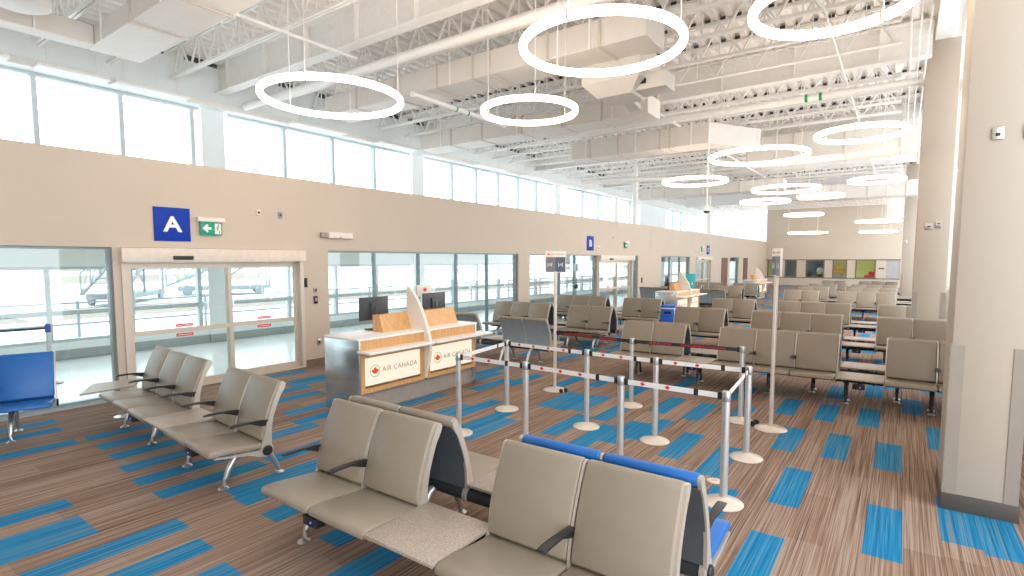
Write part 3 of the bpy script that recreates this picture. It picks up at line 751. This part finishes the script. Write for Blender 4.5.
def bench(x0, Y, units, label, face=-1, rz=0., group='beam benches', outlets=None, shell='shell', legs=None):
    """units: list of (kind, colour, arms) from left (x0) to right as seen facing the bench front; arms: string of 1/0 per divider"""
    L = 0
    for u in units: L += PITCH*(u[1] if u[0] == 's' else 1)
    e = empty('airport_bench', label, 'bench', (x0+L/2, Y, 0), rz+(PI if face > 0 else 0), group)
    x = -L/2; out = []
    MB().tube([(-L/2+.01, .05, .35), (L/2-.01, .05, .35)], .052, 14).build('beam', M['beam'], e)
    for s in (-1, 1):
        o = link('end_cap', BM['cap'], e, (s*(L/2+.002), .05, .35), (0, 0, 0 if s > 0 else PI))
    for u in units:
        if u[0] == 't':
            tt = link('table_top', TAB, e, (x, 0, 0))
            for bx in (x+.1, x+PITCH-.13): MB().box(bx, bx+.03, -.38, .08, .37, .425).build('table_bracket', M['beam'], e)
            out.append(x+PITCH/2); x += PITCH; continue
        n, cn, arms = u[1], u[2], u[3]
        for k in range(n):
            s_ = link('seat', BM['seat', cn], e, (x, 0, 0))
            if cn == 'blue': s_['label'] = 'blue vinyl seat'
            b_ = link('backrest', BM['back', cn], e, (x, 0, 0))
            link('back_shell', BM[shell], b_)
            x += PITCH
        for k in range(n+1):
            xx = x-PITCH*(n-k)
            off = .008 if k == 0 else (-.008 if k == n else 0)
            link('side_frame', BM['side' if k in (0, n) else 'side2'], e, (xx+off, 0, 0))
            if k in (0, n): link('seat_rail', BM['rail'], e, (xx+off, 0, 0)); link('beam_hub', BM['hub'], e, (xx+off, .05, .35), (0, 0, 0 if k else PI))
            if arms[k] == '1':
                a_ = link('armrest', BM['arm'], e, (xx+off*2, 0, 0)); link('arm_bracket', BM['armb'], a_)
    for lx in (legs if legs is not None else [.2]+[L*q/3 for q in (1, 2)]+[L-.22] if L > 2.6 else [.2, L-.2]):
        if face > 0: lx += .14
        dl = group == 'bench rows on the right'
        l_ = link('leg', BM['darkleg' if dl else 'leg'], e, (lx-L/2, 0, 0))
        for fy in ((-.07, .17) if dl else (-.237, .292)): link('foot', BM['foot'], l_, (0, fy, 0))
    for ox in ([o_-L/2 for o_ in outlets] if outlets is not None else out):
        p_ = link('power_outlet', BM['outlet'], e, (ox, -.385, .335))
        link('status_light', BM['led'], p_, (.02, -.041, .0))
        MB().box(-.02, .02, .03, .42, -.012, .008).build('outlet_arm', M['beam'], p_)
    return e
T = ('t',)
def s(n, arms, c='taupe'): return ('s', n, c, arms)
# foreground pair back to back
bench(-3.73, 2.48, [s(2, '110'), T, s(2, '010')], 'nearest taupe bench facing the camera, with a speckled table between two seat pairs', outlets=[.56], legs=[.2, 2.0, 2.72])
bench(-3.70, 3.05, [s(2, '110', 'blue'), T, s(2, '010')], 'bench backing onto the nearest one, two blue seats and two taupe seats', face=1, outlets=[1.45], legs=[.2, 1.3, 1.95, 2.72])
# left bench with corner table
lb = bench(-8.10, 2.69, [s(3, '1111'), T, s(2, '111')], 'taupe bench by the sliding door, three seats, table and two seats with black armrests', rz=-.068, outlets=[1.74-.58, 2.9], legs=[.16, 1.2, 2.3, 3.2]); lb.location = (-6.34, 2.69, 0); lb.scale = (.955, 1, 1)
bb_ = bench(-9.62, 1.10, [s(3, '0110', 'blue')], 'blue vinyl bench at the left edge by the glazing', rz=math.radians(71), outlets=[], legs=[.5, 1.3]); bb_.location = (-8.58, 1.27, 0); bb_.scale = (.9, 1, 1)
e = empty('corner_table', 'pale corner table linking the blue bench and the taupe bench', 'table', (-8.42, 2.62, 0))
MB().prism([(.255, -.42), (.255, .16), (-.20, .42), (-.30, -.12)], .424, .446, 'z').build('table_top', M['laminate'], e)
MB().bar((.2, .0, .38), (-.2, .1, .38), .05).build('support_bar', M['beam'], e)
MB().tube([(0, .1, .36), (0, .1, .02)], .022, 10).lathe([(.1, 0), (.1, .008), (.03, .025)], (0, .1, 0), 16).build('pedestal', M['alu'], e)

nth = ['front', 'second', 'third', 'fourth', 'fifth', 'sixth', 'seventh']
rowsR = [(9.45, -4.18), (12.95, -4.41), (16.5, -4.5), (22.75, -3.58), (26.1, -3.58), (29.4, -3.58), (34.6, -3.58)]
for k, (yt, xs_) in enumerate(rowsR):
    un = [s(2, '010'), T, s(3, '0110'), T, s(3, '0110')]
    if k > 2: un = [s(2, '010'), T, s(3, '0110'), T, s(2, '010')]
    x0 = xs_
    bench(x0, yt-.22, un, 'taupe bench facing the camera in the right seat block, %s row' % nth[k], group='bench rows on the right', legs=[.35, 1.45, 2.55, 3.6, 4.6])
    bench(x0, yt+.15+.22, un[::-1], 'taupe bench backing onto the %s camera-facing row of the right block' % nth[k], face=1, group='bench rows on the right', legs=[.35, 1.45, 2.55, 3.6, 4.6])
bench(-8.98, 9.02, [s(2, '010'), T, s(3, '0110')], 'bench showing its slate grey back behind the nearest check-in counter', face=1, shell='greyshell', group='bench rows on the left', legs=[.3, .95, 2.2, 3.2])
for k, yt in enumerate((11.85, 15.15, 24.9, 28.1)):
    w1 = ['first', 'second', 'third', 'fourth'][k]
    bench(-9.05, yt-.22, [s(3, '0110'), T, s(2, '011')], 'taupe bench facing the camera in the left window block, %s row' % w1, group='bench rows on the left', legs=[.3, 1.4, 2.5, 3.2])
    bench(-9.05, yt+.37, [s(2, '010'), T, s(3, '0110')], 'taupe bench backing onto the %s camera-facing row of the left block' % w1, face=1, group='bench rows on the left', legs=[.3, 1.4, 2.5, 3.2])
bench(-9.0, 22.0, [s(2, '010'), T, s(3, '0110')], 'bench showing its slate grey back behind the second check-in counter', face=1, shell='greyshell', group='bench rows on the left', legs=[.3, .95, 2.2, 3.2])

# ------------------------------------------------------------------ check-in counters
def counter(loc, label, detail=True):
    e = empty('checkin_counter', label, 'counter', loc)
    # local: x to the right into the hall (front at 0), y along the wall, z up
    Lc = 2.47; D_ = .75; ym = 1.25
    MB().bbox(-D_, 0, 0, .03, 0, 1.01, .004).build('end_panel', M['brushed'], e)
    MB().bbox(-D_, 0, Lc-.03, Lc, 0, 1.01, .004).build('end_panel', M['brushed'], e)
    MB().bbox(-D_-.01, .012, -.012, Lc+.01, 1.01, 1.04, .006).build('worktop', M['white'], e)
    MB().box(-.71, -.09, .03, Lc-.03, 0, .28).build('kick_panel', M['kick'], e)
    MB().box(-.73, -.71, .03, Lc-.03, .28, 1.01).build('rear_panel', M['wood'], e)
    c = MB(); c.box(-.04, .0, .03, Lc-.03, .88, 1.01); c.box(-.04, 0, .03, Lc-.03, .28, .345); c.box(-.04, 0, .03, Lc-.03, .765, .88)
    for a, b in ((.03, .10), (1.15, 1.35), (Lc-.10, Lc-.03)): c.box(-.04, 0, a, b, .345, .765)
    c.box(-.10, -.06, .03, Lc-.03, .28, .88)
    c.build('front_panel', M['wood'], e)
    for k, (a, b) in enumerate(((.10, 1.15), (1.35, Lc-.10))):
        sp = MB().box(-.05, -.02, a, b, .375, .755).build('sign_panel', M['lit'], e)
        MB().box(-.03, -.012, a, b, .345, .355).box(-.03, -.005, a+.02, a+.42, .350, .372).box(-.03, -.005, b-.42, b-.02, .350, .372).build('sign_rail', M['doorbrown'], e)
        if detail:
            mtx = basis((-.0195, a+.19, .565), (0, 1, 0), (0, 0, 1), (1, 0, 0))
            lf = MB(); leaf(lf, .062); ringflat(lf, .078, .086, .001, 1); lf.xform(mtx); lf.build('maple_emblem', [M['orange'], M['tan']], sp)
            vs, fs = text_mesh('AIR CANADA', .105, .0005)
            MB().add(vs, fs).xform(basis((-.0195, a+.655, .565), (0, 1, 0), (0, 0, 1), (1, 0, 0))).build('lettering', M['tan'], sp)
    for a, b in ((-.01, ym-.03), (ym+.03, Lc+.16)):
        MB().bbox(-.03, .24, a, b, .845, .88, .010).build('shelf', M['white'], e)
    for a, b in ((.66, ym-.03), (ym+.03, 2.30)):
        MB().prism([(-.27, 1.04), (-.36, 1.29), (-.50, 1.29), (-.50, 1.04)], a, b, 'y').build('privacy_screen', M['wood'], e)
    fr = [(-.29, 1.66), (-.23, 1.60), (-.15, 1.50), (-.07, 1.37), (-.0, 1.23), (.06, 1.07), (.10, .95), (.12, .82), (.115, .68), (.075, .53), (.03, .40), (.002, .30)]
    pl = [(-.45, 1.04), (-.45, 1.68)]+fr+[(.002, 1.04)]
    pl = [(-.40, 1.04), (-.36, 1.69), (-.32, 1.69)]+fr+[(.002, .28), (.002, 1.04)]
    MB().prism(pl, ym-.028, ym+.028, 'y').build('sail_divider', M['sail'], e)
    return e
def monitor(x, y, z, rz, label):
    e = empty('monitor', label, 'monitor', (x, y, z), rz)
    MB().bbox(-.03, .0, -.29, .29, .15, .50, .008).build('screen_housing', M['screen'], e)
    MB().bbox(-.034, -.03, -.275, .275, .165, .485, .002).build('screen', M['dark'], e)
    MB().bbox(.0, .035, -.1, .1, .22, .42, .012).bbox(.02, .05, -.035, .035, .02, .36, .008).build('stand', M['screen'], e)
    MB().bbox(-.1, .09, -.13, .13, 0, .02, .006).build('stand_base', M['screen'], e)
counter((-5.85, 4.61, 0), 'nearest maple and steel check-in counter with two backlit signs and a sail divider')
monitor(-6.50, 5.44, 1.04, .06, 'dark monitor seen from behind at the left of the nearest counter')
monitor(-6.50, 6.75, 1.04, .06, 'dark monitor seen from behind, right of the sail divider on the nearest counter')
counter((-6.0, 17.7, 0), 'second check-in counter down the hall beyond the blue bin')
monitor(-6.65, 18.6, 1.04, .1, 'dark monitor on the second check-in counter')
counter((-6.1, 30.6, 0), 'third and farthest check-in counter')
e = empty('notice_stand', 'beige notice with a red leaf standing behind the right monitor of the nearest counter', 'sign', (-6.9, 6.92, 0))
MB().tube([(0, 0, .02), (0, 0, 1.45)], .016, 8).lathe([(.16, 0), (.16, .01), (.03, .03)], (0, 0, 0), 16).build('stand_pole', M['post'], e)
MB().bbox(-.02, .0, -.19, .19, 1.45, 1.66, .006).build('notice_board', M['sail'], e)
m = MB(); leaf(m, .05).xform(basis((.0005, 0, 1.57), (0, 1, 0), (0, 0, 1), (1, 0, 0))); m.build('maple_emblem', M['red'], e)

# ------------------------------------------------------------------ queue posts and belts
PD = MB().lathe([(.166, 0), (.168, .008), (.160, .016), (.105, .034), (.05, .052), (.034, .062)], seg=32).data('post_base', M['disc'])
PP = MB().lathe([(.033, .055), (.033, .90)], seg=20).data('post', M['post'])
PC = MB().lathe([(.034, .90), (.036, .905), (.036, .978), (.032, .986), (.012, .988)], seg=20).data('belt_head', M['headmetal'])
CASS = MB().bbox(.03, .05, -.02, .02, .905, .97, .004).data('belt_slot', M['dark'])
def stanchion(x, y, label):
    e = empty('queue_post', label, 'queue post', (x, y, 0), 0, 'belt queue posts')
    link('post_base', PD, e); link('post', PP, e); link('belt_head', PC, e)
    return e
def belt(e, tgt, z=.94, black=False):
    a = Vector((e.location.x, e.location.y, 0)); b = Vector((tgt[0], tgt[1], 0)); d = b-a; L = d.length; u = d.normalized()
    n_ = u.cross(Vector((0, 0, 1)))
    if n_.y > 0: n_ = -n_
    for q in (.05, L-.05):
        m = MB().bbox(-.022, .022, -.008, .008, -.032, .032, .003); m.xform(basis((u*q)+Vector((0, 0, z)), u, n_, (0, 0, 1))); m.build('belt_clip', M['dark'], e)
    m = MB().box(.05, L-.05, -.0012, .0012, -.024, .024, 0)
    m.xform(basis((0, 0, z), u, n_, (0, 0, 1)))
    bo = m.build('belt', M['blackbelt'] if black else M['belt'], e)
    if not black:
        q = MB().bbox(-.02, .02, -.004, .004, -.030, .030, .002); q.xform(basis(u*(L-.26)+Vector((0, 0, z)), u, n_, (0, 0, 1))); q.build('belt_buckle', M['dark'], e)
        m2 = MB(); k = 0; x = .22
        while x < L-.34:
            t = MB(); leaf(t, .024, 0, .0008)
            t.xform(basis(u*x+n_*.0014+Vector((0, 0, z)), u if u.x > 0 or True else -u, (0, 0, 1), n_)); m2.add(t.v, t.f); x += .24
        m2.build('leaf_print', M['red'], bo)
    else:
        m2 = MB(); x = .25; random.seed(5)
        while x < L-.2:
            t = MB(); w_ = random.uniform(.02, .05); t.box(x, x+w_, -.0018, .0018, -.012, .012); t.xform(basis((0, 0, z), u, n_, (0, 0, 1))); m2.add(t.v, t.f); x += w_+.012
            if random.random() < .12: x += .12
        m2.build('red_print', M['darkred'], bo)
P1 = (-4.27, 4.83); P2 = (-3.30, 4.84); P3 = (-2.14, 4.77); P4 = (-1.16, 4.74)
Q1 = (-4.43, 6.03); Q2 = (-3.14, 5.97); Q3 = (-2.24, 5.95); Q4 = (-1.25, 6.0)
B1 = (-3.08, 7.22); B2 = (-1.62, 7.36); SG1 = (-4.46, 7.38); SG2 = (-1.23, 7.22)
p1 = stanchion(*P1, 'metal queue post in front of the nearest counter sign, left end of the front line'); belt(p1, P2); belt(p1, Q1)
p2 = stanchion(*P2, 'metal queue post behind the small gap in the nearest benches, second in the front line'); belt(p2, P3)
p3 = stanchion(*P3, 'metal queue post right behind the blue seat tops, third in the front line'); belt(p3, P4)
p4 = stanchion(*P4, 'nearest and tallest looking queue post, by the blue seat end'); belt(p4, Q4)
q1 = stanchion(*Q1, 'metal queue post at the left end of the middle line, by the counter corner'); belt(q1, Q2)
q2 = stanchion(*Q2, 'metal queue post second from the left in the middle line'); belt(q2, Q3)
q3 = stanchion(*Q3, 'metal queue post third from the left in the middle line'); belt(q3, Q4)
q4 = stanchion(*Q4, 'metal queue post at the right end of the middle line, beside the tall sign pole')
r1 = stanchion(*B1, 'queue post in the back line where the black belt passes'); belt(r1, B2, black=True); belt(r1, SG1, black=True)
r2 = stanchion(*B2, 'queue post at the right end of the back line under the black belt')
def sign_stand(x, y, rz, label, face):
    e = empty('sign_stand', label, 'sign', (x, y, 0), rz)
    MB().tube([(0, 0, .04), (0, 0, 1.92)], .026, 12).build('pole', M['disc'], e)
    MB().lathe([(.185, 0), (.19, .01), (.176, .022), (.10, .036), (.035, .05)], seg=32).build('base', M['disc'], e)
    for dx in (-.05, .05):
        MB().lathe([(.03, -.015), (.034, -.01), (.034, .01), (.03, .015)], seg=14).xform(Matrix.Rotation(face-rz, 4, 'Z') @ Matrix.Translation((.205, dx, .036)) @ Matrix.Rotation(PI/2, 4, 'X')).build('caster', M['dark'], e)
    z0, z1 = 1.90, 2.24; hw = .165
    MB().bbox(-hw, hw, -.012, .012, z0, z1, .004).build('sign_frame', M['sail'], e)
    for sd in (-1, 1):
        MB().box(-hw+.012, hw-.012, sd*.0125-.001, sd*.0125+.001, z0+.012, z0+.245).build('sign_screen', M['signgrey'], e)
        MB().box(.0, hw-.012, sd*.0135-.001, sd*.0135+.001, z0+.012, z0+.245).build('sign_screen', M['navygrey'], e)
        m = MB()
        for cx in (-.09, .08):
            m.box(cx-.035, cx-.028, -.0005, .0005, .09, .16); m.box(cx+.028, cx+.035, -.0005, .0005, .09, .16); m.box(cx-.028, cx+.028, -.0005, .0005, .115, .124); m.box(cx-.006, cx+.03, -.0005, .0005, .135, .142)
        m.v = [(a*(-sd), sd*.0148+b, c+z0) for a, b, c in m.v]
        m.build('pictogram', M['signwhite'], e)
        mm = MB(); leaf(mm, .022); mm.xform(basis((-.11*(-sd), sd*.0124, z1-.05), (-sd, 0, 0), (0, 0, 1), (0, sd, 0))); mm.build('maple_emblem', M['red'], e)
        vs, fs = text_mesh('AIR CANADA', .034, .0004)
        MB().add(vs, fs).xform(basis((.03*(-sd), sd*.0124, z1-.05), (-sd, 0, 0), (0, 0, 1), (0, sd, 0))).build('lettering', M['tan'], e)
    return e
sign_stand(*SG1, math.radians(28), 'tall sign stand with a two-panel grey screen, between the counter and the queue lines', -.3)
sign_stand(*SG2, math.radians(116), 'tall sign stand turned edge-on at the right of the queue lines', 2.9)
e = empty('floor_outlet', 'small beige floor outlet cover behind the nearest queue post', 'floor outlet', (-1.35, 5.18, 0))
MB().lathe([(.07, 0), (.07, .006), (.055, .009)], seg=20).build('cover', M['disc'], e)
MB().bbox(-.03, .03, -.012, .012, .008, .012, .002).build('lid', M['bframe'], e)
# ------------------------------------------------------------------ other standing things
e = empty('recycling_bin', 'blue-fronted bin with a white side between the bench blocks', 'bin', (-5.42, 15.3, 0), math.radians(12))
MB().bbox(-.2, .2, -.2, .2, 0, .74, .02).build('bin_body', M['white'], e)
MB().bbox(-.18, .18, -.215, -.2, .05, .70, .01).build('bin_front', M['binblue'], e)
MB().bbox(-.21, .21, -.22, .21, .74, .80, .02).build('bin_lid', M['binblue'], e)
MB().bbox(-.1, .1, -.225, -.215, .56, .64, .01).build('bin_slot', M['dark'], e)
e = empty('banner_stand', 'teal banner stand behind the second check-in counter', 'banner', (-7.3, 23.2, 0), math.radians(25))
MB().bbox(-.19, .19, -.012, .012, .75, 1.52, .004).build('banner', M['teal'], e)
m = MB(); 
for cx in (-.06, .07): m.box(cx-.03, cx+.03, -.0145, -.0125, 1.05, 1.11); m.box(cx-.012, cx+.012, -.0145, -.0125, 1.13, 1.17)
m.build('pictogram', M['signwhite'], e)
MB().tube([(0, .02, .02), (0, .02, 1.5)], .015, 8).lathe([(.18, 0), (.18, .01), (.03, .03)], (0, .02, 0), 20).build('stand', M['post'], e)
e = empty('slim_sign_pole', 'slim pole with a pale blue sign and a dark knob before the far glazing', 'sign', (-9.0, 16.25, 0), math.radians(40))
MB().tube([(0, 0, .02), (0, 0, 1.95)], .014, 8).lathe([(.16, 0), (.16, .012), (.03, .03)], (0, 0, 0), 18).build('pole', M['dark'], e)
MB().bbox(-.09, .09, -.01, .01, 1.72, 1.98, .004).build('sign_plate', M['palesign'], e)
MB().lathe([(.02, 1.12), (.06, 1.15), (.075, 1.2), (.06, 1.25), (.02, 1.28)], seg=16).build('knob', M['dark'], e)
e = empty('queue_post', 'queue post with a blue head out in the corridor beyond the left glazing', 'queue post', (-11.7, 2.78, 0))
MB().tube([(0, 0, .05), (0, 0, .9)], .035, 14).build('post', M['post'], e); link('post_base', PD, e)
MB().lathe([(.04, .88), (.04, 1.0), (.03, 1.02)], seg=18).build('belt_head', M['signblue'], e)
MB().bar((0, 0, .95), (-.8, -6, .95), .006, .04).build('belt', M['blackbelt'], e)

# ------------------------------------------------------------------ signs and fittings on the partition wall
def gate_letter(y, z, sz, ch, label):
    e = empty('gate_sign', label, 'sign', (XW, y, z), 0, 'blue gate letter signs')
    MB().bbox(0, .02, -sz/2, sz/2, -sz/2, sz/2, .003).build('sign_plate', M['signblue'], e)
    vs, fs = text_mesh(ch, sz*.62, .002, sz*.018)
    MB().add(vs, fs).xform(basis((.021, 0, -.01), (0, 1.14, 0), (0, 0, 1), (1, 0, 0))).build('letter', M['signwhite'], e)
gate_letter(3.87, 2.665, .53, 'A', 'square blue sign with a white letter A above the nearest sliding door')
gate_letter(18.1, 2.72, .53, 'B', 'square blue sign with a white letter B above the second sliding door')
gate_letter(33.2, 2.70, .53, 'C', 'square blue sign with a white letter C above the farthest sliding door')
def exit_sign(y, z, label):
    e = empty('exit_sign', label, 'exit sign', (XW, y, z), 0, 'green exit signs')
    MB().bbox(0, .09, -.22, .22, .09, .165, .01).build('housing', M['sail'], e)
    MB().bbox(.035, .055, -.175, .175, -.125, .09, .003).build('sign_face', M['green'], e)
    m = MB(); m.prism([(-.145, -.015), (-.07, .055), (-.045, .035), (-.075, .005), (.0, .005), (.0, -.035), (-.075, -.035), (-.045, -.065), (-.07, -.085)], .0555, .0575, 'x')
    m.build('arrow', M['signwhite'], e)
    m = MB(); m.box(.0555, .0575, .055, .155, -.105, .07)
    d_ = m.build('doorway_panel', M['signwhite'], e)
    r = MB(); r.lathe([(.014, -.001), (.014, .001)], seg=12).xform(basis((.058, .115, .045), (0, 1, 0), (0, 0, 1), (1, 0, 0)))
    for a, b in (((.11, .03), (.095, -.03)), ((.095, -.03), (.13, -.055)), ((.13, -.055), (.12, -.095)), ((.095, -.03), (.075, -.06)), ((.075, -.06), (.06, -.06)), ((.11, .02), (.14, 0)), ((.11, .02), (.08, .005)), ((.08, .005), (.07, -.02))):
        r.bar((.058, a[0], a[1]), (.058, b[0], b[1]), .016, .002)
    r.build('running_figure', M['green'], e)
exit_sign(4.45, 2.64, 'green running-man exit sign with a left arrow, right of the letter A')
exit_sign(21.3, 2.72, 'green exit sign right of the letter B')
exit_sign(32.0, 2.72, 'green exit sign left of the letter C')
e = empty('emergency_light', 'white twin-head emergency light on the wall right of the nearest sliding door', 'emergency light', (XW, 6.98, 2.6))
MB().bbox(0, .1, -.27, .31, -.06, .06, .01).build('housing', M['sail'], e)
for y_ in (-.4,): MB().bbox(.0, .07, -.42, -.28, -.05, .05, .012).build('lamp_head', M['kick'], e)
MB().box(.1, .102, -.02, .02, -.045, -.03).build('test_button', M['dark'], e)
def wallbox(y, z, w_, h_, label, m_, nm, cat):
    e = empty(nm, label, cat, (XW, y, z))
    MB().bbox(0, .025, -w_/2, w_/2, -h_/2, h_/2, .005).build('housing', M[m_], e)
    MB().bbox(.025, .03, -w_*.25, w_*.25, -h_*.2, h_*.2, .002).build('faceplate', M['dark' if m_ != 'dark' else 'kick'], e)
wallbox(6.42, 1.31, .08, .15, 'black card reader on the pier beside the nearest sliding door', 'dark', 'card_reader', 'card reader')
wallbox(6.42, 1.50, .08, .09, 'small pale switch above the black card reader', 'kick', 'wall_switch', 'switch')
wallbox(6.47, .46, .08, .12, 'pale power socket low on the pier beside the nearest sliding door', 'alu', 'power_socket', 'socket')
wallbox(5.30, 2.95, .08, .10, 'small pale fitting high on the wall right of the exit sign by the letter A', 'sail', 'wall_sensor', 'sensor')
wallbox(5.72, 2.93, .08, .12, 'small grey fitting high on the wall above the emergency light side of the door', 'kick', 'wall_sensor', 'sensor')
wallbox(18.75, 2.55, .22, .14, 'small beige emergency fitting right of the letter B', 'sail', 'wall_sensor', 'sensor')
wallbox(20.1, 3.0, .12, .12, 'small pale plate on the wall above the second sliding door', 'sail', 'wall_sensor', 'sensor')
wallbox(31.0, 2.55, .3, .16, 'small beige emergency fitting left of the letter C', 'sail', 'wall_sensor', 'sensor')
wallbox(23.1, 1.2, .14, .22, 'black card reader right of the second sliding door', 'dark', 'card_reader', 'card reader')
o = MB().bbox(0, .03, -.03, .03, -.09, .09, .01).build('door_handle_plate', M['dark'], None, (XW, 6.21, 1.66)); tag(o, 'narrow black control on the right jamb of the nearest sliding door', 'door control')

# ------------------------------------------------------------------ person and things behind the end wall
def person(x, y, rz, label):
    e = empty('person', label, 'person', (x, y, 0), rz)
    me = bpy.data.meshes.new('body')
    J = {'pel': (0,0,.95,.135), 'waist': (0,0,1.1,.125), 'chest': (0,.01,1.32,.15), 'neck': (0,0,1.47,.055), 'jaw': (0,-.02,1.57,.075), 'head': (0,-.01,1.66,.092), 'crown': (0,0,1.73,.07),
         'shL': (.17,0,1.40,.06), 'elL': (.22,.02,1.13,.042), 'wrL': (.20,-.16,.98,.030), 'haL': (.195,-.23,.95,.033),
         'shR': (-.17,0,1.40,.06), 'elR': (-.23,.0,1.13,.042), 'wrR': (-.22,-.14,.94,.030), 'haR': (-.215,-.21,.91,.033),
         'hiL': (.09,0,.88,.09), 'knL': (.10,-.03,.48,.06), 'anL': (.10,.02,.08,.042), 'toL': (.11,-.13,.035,.036),
         'hiR': (-.09,0,.88,.09), 'knR': (-.10,.0,.48,.06), 'anR': (-.10,.05,.08,.042), 'toR': (-.11,-.10,.035,.036)}
    E_ = [('pel','waist'),('waist','chest'),('chest','neck'),('neck','jaw'),('jaw','head'),('head','crown'),('chest','shL'),('shL','elL'),('elL','wrL'),('wrL','haL'),('chest','shR'),('shR','elR'),('elR','wrR'),('wrR','haR'),('pel','hiL'),('hiL','knL'),('knL','anL'),('anL','toL'),('pel','hiR'),('hiR','knR'),('knR','anR'),('anR','toR')]
    ks = list(J); me.from_pydata([J[k][:3] for k in ks], [(ks.index(a), ks.index(b)) for a, b in E_], [])
    ob = bpy.data.objects.new('body', me); COL.objects.link(ob)
    md = ob.modifiers.new('skin', 'SKIN'); md.use_smooth_shade = True
    sub = ob.modifiers.new('sub', 'SUBSURF'); sub.levels = 2; sub.render_levels = 2
    for k, v in zip(ks, me.skin_vertices[0].data): v.radius = (J[k][3], J[k][3]*.85); v.use_root = (k == 'pel')
    dg = bpy.context.evaluated_depsgraph_get(); m2 = bpy.data.meshes.new_from_object(ob.evaluated_get(dg)); bpy.data.objects.remove(ob)
    for k in ('skin', 'shirt', 'trousers'): m2.materials.append(M[k])
    for p_ in m2.polygons:
        c = p_.center
        if c.z < .97 and abs(c.x) < .17: p_.material_index = 2
        elif c.z < 1.46 and not (c.z < 1.14 and abs(c.x) > .17): p_.material_index = 1
    b_ = link('body', m2, e)
    MB().lathe([(.02, .13), (.07, .11), (.098, .05), (.10, 0), (.09, -.04)][::-1], (0, .012, 1.665), 16).build('hair', M['hair'], e)
    for sx in (-.034, .034):
        f = MB(); f.lathe([(.002, -.006), (.011, -.003), (.011, .003), (.002, .006)], seg=10).xform(Matrix.Translation((sx, -.098, 1.645)) @ Matrix.Rotation(PI/2, 4, 'X')); f.build('eye', M['hair'], e)
    MB().prism([(-.092, 1.645), (-.122, 1.605), (-.092, 1.598)], -.012, .012, 'x').build('nose', M['skin'], e)
    return e
person(-5.42, 50.75, .5, 'person in a white shirt standing behind the third office window of the end wall')
e = empty('office_chair', 'dark office chair beside the person behind the end wall window', 'chair', (-6.0, 50.9, 0), 2.6)
MB().bbox(-.22, .22, -.22, .22, .44, .52, .03).build('seat', M['screen'], e); MB().bbox(-.21, .21, .2, .27, .6, 1.1, .03).build('backrest', M['screen'], e)
MB().tube([(0, 0, .06), (0, 0, .45)], .03, 8).build('gas_lift', M['dark'], e)
m = MB()
for k in range(5): m.bar((0, 0, .1), (.28*math.cos(k*1.257), .28*math.sin(k*1.257), .04), .04)
m.build('base', M['dark'], e)
e = empty('yellow_cabinet', 'yellow cabinet with two shelves behind the fourth office window', 'cabinet', (-4.15, 50.8, 0))
MB().bbox(-.4, .4, -.2, .2, 1.05, 1.32, .02).bbox(-.4, .4, -.2, .2, 1.38, 1.62, .02).build('drawer_body', M['yellow'], e)
MB().bbox(-.3, .3, -.2, .2, 0, 1.04, .01).build('base', M['doorgrey'], e)
e = empty('red_chair', 'low red chair behind the fifth office window', 'chair', (-2.0, 50.9, 0))
MB().bbox(-.36, .3, -.25, .25, .55, .92, .05).bbox(-.1, .3, .1, .25, .92, 1.2, .05).build('seat', M['red'], e)
m = MB()
for a in (-.3, .25):
    for b in (-.2, .2): m.tube([(a, b, 0), (a, b, .56)], .02, 8)
m.build('leg_frame', M['post'], e)
o = MB().bbox(-.18, .18, -.012, 0, -.06, .06, .003).build('office_sign', M['brownbase'], None, (-1.25, YF, 1.45)); tag(o, 'small dark sign left of the grey door in the end wall', 'sign')

# ------------------------------------------------------------------ light
wd = bpy.data.worlds.new('sky'); S.world = wd; wd.use_nodes = True
bg = wd.node_tree.nodes['Background']; bg.inputs['Color'].default_value = (.90, .96, 1., 1); bg.inputs['Strength'].default_value = 4.4
S.view_settings.view_transform = 'Standard'; S.view_settings.look = 'None'; S.view_settings.gamma = 1; S.view_settings.exposure = -0.1
S.view_settings.use_curve_mapping = False
S.cycles.max_bounces = 10; S.cycles.diffuse_bounces = 6; S.cycles.transparent_max_bounces = 16; S.cycles.caustics_reflective = False
